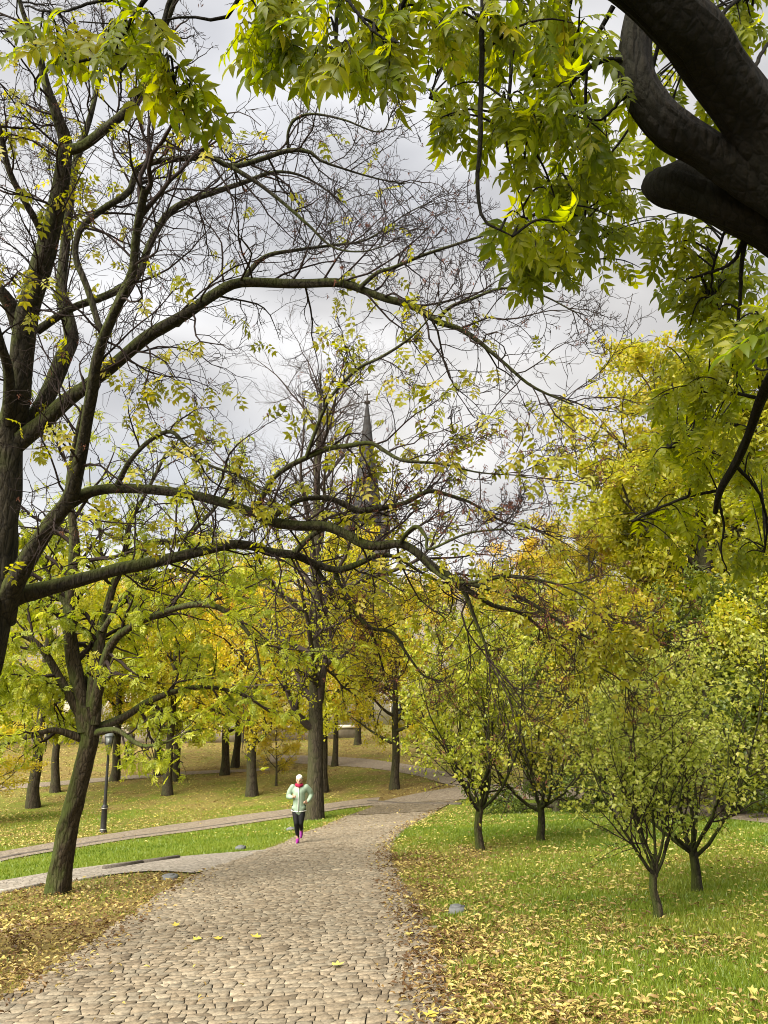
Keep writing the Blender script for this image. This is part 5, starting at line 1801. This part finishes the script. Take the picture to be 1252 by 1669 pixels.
def runner():
    g = ground_at(486, 1376)
    root = empty('person', (g[0], g[1], g[2] + .035))
    root.scale = (1.0, 1.0, 1.0)
    tag(root, 'runner in mint jacket, black leggings, white headband and magenta shoes jogging uphill', 'person')
    skin = plain_mat('skin', (.50, .30, .21), .55, .06, 6)
    mint = plain_mat('mint_jacket', (.25, .335, .25), .6, .2, 5, .25)
    white = plain_mat('white_trim', (.72, .74, .70), .6, .05, 6)
    black = plain_mat('black_leggings', (.005, .005, .007), .7, .2, 6)
    magenta = plain_mat('magenta_mesh', (.24, .015, .22), .5, .15, 20)
    pink = plain_mat('crimson_scarf', (.28, .008, .045), .8, .2, 14)
    T = lambda *a: ('t',) + a
    # her right side is -x in the picture
    sh_r, el_r, ha_r = (-.17, -.01, 1.365), (-.285, .06, 1.12), (-.125, -.20, 1.145)
    sh_l, el_l, ha_l = (.18, .01, 1.365), (.31, .12, 1.16), (.215, -.12, .99)
    hp_r, kn_r, an_r = (-.085, .0, .87), (-.045, -.14, .50), (-.01, -.02, .09)
    hp_l, kn_l, an_l = (.085, .01, .87), (.075, -.10, .49), (.05, .24, .25)
    body = [('e', (0, -.045, 1.545), (.074, .092, .108)), ('e', (0, -.10, 1.485), (.045, .04, .035)),
            T([(0, -.01, 1.36), (0, -.03, 1.46)], [.058, .052]),
            T([(0, 0, .90), (0, -.01, 1.05), (0, -.01, 1.2), (0, -.01, 1.33)], [.135, .115, .13, .11]),
            T([sh_r, (-.24, .03, 1.24), el_r], [.055, .047, .040]), T([el_r, (-.20, -.07, 1.12), ha_r], [.040, .036, .026]),
            T([sh_l, (.26, .07, 1.26), el_l], [.055, .047, .040]), T([el_l, (.27, .0, 1.07), ha_l], [.040, .036, .026]),
            T([hp_r, (-.065, -.07, .69), kn_r], [.092, .078, .055]), T([kn_r, (-.03, -.06, .32), an_r], [.055, .054, .034]),
            T([hp_l, (.082, -.06, .69), kn_l], [.092, .078, .055]), T([kn_l, (.062, .08, .37), an_l], [.055, .054, .034]),
            ('e', (0, -.138, 1.535), (.013, .022, .022)), ('e', (-.078, -.035, 1.54), (.012, .02, .03)), ('e', (.078, -.035, 1.54), (.012, .02, .03))]
    for (h, sx) in ((ha_r, 1), (ha_l, -1)):
        h = np.array(h)
        body.append(T([h, h + (sx * .02, -.045, .03)], [.028, .030]))
        palm = h + (sx * .022, -.055, .035)
        for f_ in range(4):
            o_ = np.array([sx * (.0 + .004 * f_), -.012, .026 - .017 * f_])
            ln_ = (.9, 1.0, .95, .78)[f_]
            a = palm + o_
            b = a + np.array([sx * .020, -.028, .0]) * ln_
            c = b + np.array([sx * .022, .012, -.006]) * ln_
            d = c + np.array([sx * .002, .024, -.004]) * ln_
            body.append(T([a, b, c, d], [.0095, .009, .0085, .0075]))
        a = h + (-sx * .006, -.03, .045)
        body.append(T([a, a + (-sx * .004, -.02, .022), a + (sx * .010, -.035, .034)], [.011, .010, .008]))
    bo = obj('body', fused(body, .010, skin, 'body', 2), root)
    # face
    dark = plain_mat('dark_eye', (.02, .015, .012), .3, .1, 5)
    for sx in (-1, 1):
        mb = MB()
        mb.lathe([(.001, -.009), (.010, -.006), (.013, 0), (.010, .006), (.001, .009)], 10)
        e = obj('eye', mb.mesh('eye', dark, True), bo, (sx * .030, -.128, 1.556))
        e.rotation_euler = (math.pi / 2, 0, 0)
    mb = MB()
    mb.tube([(-.024, -.126, 1.497), (0, -.134, 1.494), (.024, -.126, 1.497)], [.004, .008, .004], 6)
    obj('mouth', mb.mesh('mouth', plain_mat('lips', (.42, .14, .12), .5, .1, 5), True), bo)
    # clothes
    jk = [T([(0, .0, .80), (0, 0, .95), (0, -.01, 1.1), (0, -.01, 1.25), (0, -.005, 1.36)], [.165, .155, .15, .155, .105]),
          ('e', (-.075, -.005, .86), (.115, .135, .09)), ('e', (.075, -.005, .86), (.115, .135, .09)), ('e', (-.08, 0, 1.29), (.12, .11, .11)), ('e', (.08, 0, 1.29), (.12, .11, .11)),
          T([sh_r, (-.245, .03, 1.24), el_r], [.078, .078, .066]), T([el_r, (-.21, -.07, 1.125), (-.145, -.16, 1.14)], [.066, .058, .042]),
          T([sh_l, (.265, .07, 1.26), el_l], [.078, .078, .066]), T([el_l, (.275, .0, 1.075), (.23, -.095, 1.015)], [.066, .058, .042])]
    jo = obj('jacket', fused(jk, .015, mint, 'jacket', 5), root)
    mb = MB()
    mb.tube([(0.0, -.128, 1.37), (.0, -.172, 1.27), (.0, -.172, 1.1), (.0, -.168, .95), (.0, -.172, .80)], [.012] * 5, 6)
    obj('zip', mb.mesh('zip', white, True), jo)
    mb = MB()
    pc = np.linspace(0, 2 * math.pi, 25)[:-1]
    ring = [(.178 * math.cos(a) * 1.08, .158 * math.sin(a), .79) for a in pc]
    mb.tube(ring + [ring[0], ring[1]], [.010] * 26, 6)
    obj('hem', mb.mesh('hem', white, True), jo)
    lg = [T([hp_r, (-.068, -.07, .69), kn_r], [.105, .088, .062]), T([kn_r, (-.03, -.06, .32), (an_r[0], an_r[1], .13)], [.062, .061, .041]),
          T([hp_l, (.085, -.06, .69), kn_l], [.105, .088, .062]), T([kn_l, (.062, .08, .37), (.052, .215, .275)], [.062, .061, .041]), ('e', (0, 0, .88), (.15, .12, .10))]
    obj('leggings', fused(lg, .014, black, 'leggings', 4), root)
    hb = [('e', (0, -.038, 1.605), (.083, .101, .066)), ('e', (0, -.02, 1.62), (.081, .092, .062))]
    obj('headband', fused(hb, .008, white, 'headband', 3), root)
    sc_ = [T([(.05 * math.cos(a) * 1.45, -.03 + .062 * math.sin(a), 1.425 + .012 * math.sin(3 * a)) for a in np.linspace(0, 2 * math.pi, 13)], [.038] * 13), ('e', (0, -.10, 1.405), (.05, .04, .045)), ('e', (0, -.03, 1.42), (.07, .06, .04))]
    obj('scarf', fused(sc_, .009, pink, 'scarf', 3), root)
    for (a, ty_, pitch) in ((an_r, -.02, -.12), (an_l, .02, -.85)):
        sh = [T([(0, .06, -.045), (0, .0, -.03), (0, -.09, -.05), (0, -.16, -.060)], [.040, .046, .043, .030]), T([(0, .01, .03), (0, 0, -.03)], [.044, .046]), ('e', (0, -.04, -.075), (.045, .13, .022))]
        so = obj('shoe', fused(sh, .008, magenta, 'shoe', 3), root, (a[0], a[1], a[2] + .01))
        so.rotation_euler = (-pitch if False else pitch * -1 if pitch < -.5 else 0, 0, ty_)
        mb = MB()
        mb.add([[x * .04, y, z] for z in (-.098, -.080) for x, y in ((-1, .07), (1, .07), (1.12, -.06), (.7, -.17), (-.7, -.17), (-1.12, -.06))],
               [[k, (k + 1) % 6, 6 + (k + 1) % 6, 6 + k] for k in range(6)] + [[6, 7, 8, 11], [8, 9, 10, 11], [3, 2, 1, 0], [0, 5, 4, 3]])
        obj('sole', mb.mesh('sole', white), so)

runner()

# ------------------------------------------------------------------ garden wall and building behind the grove
M_wall = plain_mat('pale_render', (.50, .47, .41), .9, .12, 1.2, .1)
M_wall2 = plain_mat('grey_stone_wall', (.20, .17, .13), .9, .3, 2.5, .5)
M_glass = plain_mat('dark_window', (.03, .035, .04), .15, .2, 2)
M_roof = plain_mat('brown_roof', (.16, .09, .06), .85, .3, 2, .2)

def garden_wall():
    root = empty('garden_wall', (-17, 66.5, float(terrain(-17, 66.5))))
    tag(root, 'long low stone wall with white coping behind the grove', 'wall')
    mb = MB()
    mb.box((0, 0, .5), (15, .2, .7))
    obj('wall_face', mb.mesh('wall_face', M_wall2), root)
    for k in range(15):
        mb = MB()
        mb.box((-14 + k * 2.0, 0, 1.32), (.985, .28, .12))
        obj('coping_stone', mb.mesh('coping_stone', M_wall), root)
garden_wall()

def villa(x, y, w, dp, h, rz, label):
    root = empty('building', (x, y, float(terrain(x, y))))
    root.rotation_euler = (0, 0, rz)
    tag(root, label, 'building')
    mb = MB()
    mb.box((0, 0, h / 2 - .2), (w / 2, dp / 2, h / 2 + .2))
    obj('wall', mb.mesh('wall', M_wall), root)
    rf = MB()
    e = .5
    rf.add([[-w / 2 - e, -dp / 2 - e, h], [w / 2 + e, -dp / 2 - e, h], [w / 2 + e, dp / 2 + e, h], [-w / 2 - e, dp / 2 + e, h], [-w / 2 + 2, 0, h + 3], [w / 2 - 2, 0, h + 3]],
           [[0, 1, 5, 4], [2, 3, 4, 5], [3, 2, 1, 0]], [[1, 2, 5], [3, 0, 4]])
    ro = obj('roof', rf.mesh('roof', M_roof), root)
    c = MB()
    c.box((w * .2, 0, h + 2.9), (.4, .4, .9))
    obj('chimney', c.mesh('chimney', M_wall), ro)
    n = int(w / 2.6)
    for fl in range(int(h / 3)):
        for k in range(n):
            xx = -w / 2 + (k + .5) * w / n
            f = MB()
            f.box((xx, -dp / 2 - .03, 1.7 + fl * 3), (.62, .06, .9))
            fo = obj('window', f.mesh('window', M_wall), root)
            p = MB()
            p.box((xx - .28, -dp / 2 - .10, 1.7 + fl * 3), (.24, .02, .78))
            obj('pane', p.mesh('pane', M_glass), fo)
            p = MB()
            p.box((xx + .28, -dp / 2 - .10, 1.7 + fl * 3), (.24, .02, .78))
            obj('pane', p.mesh('pane', M_glass), fo)

villa(-3.2, 82, 11, 8, 6.2, .08, 'pale house half hidden behind the yellow trees by curving path')
villa(-30, 92, 16, 9, 6.5, -.1, 'pale long house behind the low stone wall')

# ------------------------------------------------------------------ church tower
def church():
    x, y = -3.95, 172.0
    M_st = plain_mat('sooty_sandstone', (.05, .045, .042), .9, .3, .5, .3)
    M_sl = plain_mat('slate_spire', (.032, .032, .034), .8, .25, .8, .2)
    z0 = float(terrain(x, y))
    root = empty('church_tower', (x, y, z0))
    tag(root, 'tall dark gothic church spire rising behind the bare branches', 'church')
    mb = MB()
    W = 5.0
    mb.box((0, 0, 15.5), (W, W, 16.5))
    obj('tower', mb.mesh('tower', M_st), root)
    for z in (8, 20, 31.5):
        mb = MB()
        mb.box((0, 0, z), (W + .35, W + .35, .35))
        obj('cornice', mb.mesh('cornice', M_st), root)
    mb = MB()
    mb.lathe([(5.0, 31.8), (4.3, 36), (3.2, 44), (2.1, 52), (1.1, 60), (.5, 64.5), (.28, 66.2)], 8, ang0=math.pi / 8)
    sp = obj('spire', mb.mesh('spire', M_sl), root)
    mb = MB()
    mb.lathe([(.1, 65.8), (.75, 66.2), (.75, 66.6), (.25, 67.0), (.14, 68.2), (.14, 69.3), (.001, 69.5)], 8)
    mb.box((0, 0, 68.4), (.75, .12, .14))
    obj('finial', mb.mesh('finial', M_st), sp)
    for sx in (-1, 1):
        for sy in (-1, 1):
            mb = MB()
            mb.lathe([(1.0, 29), (1.0, 36.5), (1.3, 36.9), (.9, 37.2), (.4, 41.5), (.12, 44.3), (.3, 44.5), (.001, 45.0)], 8, c=(sx * 4.2, sy * 4.2, 0))
            obj('pinnacle', mb.mesh('pinnacle', M_st), root)
    for k in range(4):
        a = k * math.pi / 2
        # belfry opening with a pointed head, recessed louvres, gable above
        c, s_ = math.cos(a), math.sin(a)
        def rot(v):
            v = np.array(v, float)
            return np.stack([v[:, 0] * c - v[:, 1] * s_, v[:, 0] * s_ + v[:, 1] * c, v[:, 2]], 1)
        for xo in (-1.7, 1.7):
            v = []
            for yy in (-W - .06, -W + .3):
                v += [[xo - 1, yy, 22.5], [xo + 1, yy, 22.5], [xo + 1, yy, 27], [xo + .6, yy, 28.6], [xo, yy, 29.8], [xo - .6, yy, 28.6], [xo - 1, yy, 27]]
            q = [[0, 1, 2, 6], [6, 2, 3, 5]]
            t = [[5, 3, 4]]
            m = mesh_np('belfry_window', rot(v), q, t, M_glass)
            obj('belfry_window', m, root)
        v = [[-3.4, -W - .1, 31.9], [3.4, -W - .1, 31.9], [0, -W - .1, 39.5], [-3.4, -2.6, 31.9], [3.4, -2.6, 31.9], [0, -2.6, 39.5]]
        m = mesh_np('gable', rot(v), [[0, 2, 5, 3], [1, 4, 5, 2]], [[0, 1, 2], [3, 5, 4]], M_st)
        obj('gable', m, root)

church()

# ------------------------------------------------------------------ far wooded hill
def hill():
    rng = np.random.default_rng(3)
    xs_ = np.linspace(-900, 900, 260)
    t = np.linspace(0, 1, 24)
    ridge = 88 + 10 * np.sin(xs_ / 140 + .6) + 8 * (vnoise(xs_, 0 * xs_, .012, 3) - .5) + 3.5 * vnoise(xs_, 0 * xs_, .16, 9) + 2.0 * vnoise(xs_, 0 * xs_, .4, 10)
    prof = np.sin(t * math.pi / 2) ** 1.1
    Xh = np.repeat(xs_[None], 24, 0)
    Yh = 620 + t[:, None] * 330 + 0 * Xh
    Zh = -8 + prof[:, None] * (ridge[None] + 8) + (vnoise(Xh, Yh, .08, 12) - .5) * 5 * (t[:, None] < .98)
    n = 260
    i_, j_ = np.meshgrid(np.arange(23), np.arange(n - 1), indexing='ij')
    q = np.stack([i_ * n + j_, i_ * n + j_ + 1, (i_ + 1) * n + j_ + 1, (i_ + 1) * n + j_], -1)
    m = plain_mat('hazy_autumn_woodland', (.135, .12, .10), .95, .35, .06, .8)  # greyed base colour stands in for distance haze; no air volume is built
    o = obj('hill', mesh_np('hill', np.stack([Xh, Yh, Zh], -1), q, None, m, True))
    tag(o, 'grey brown wooded hill on the horizon', None, None, 'structure')

hill()
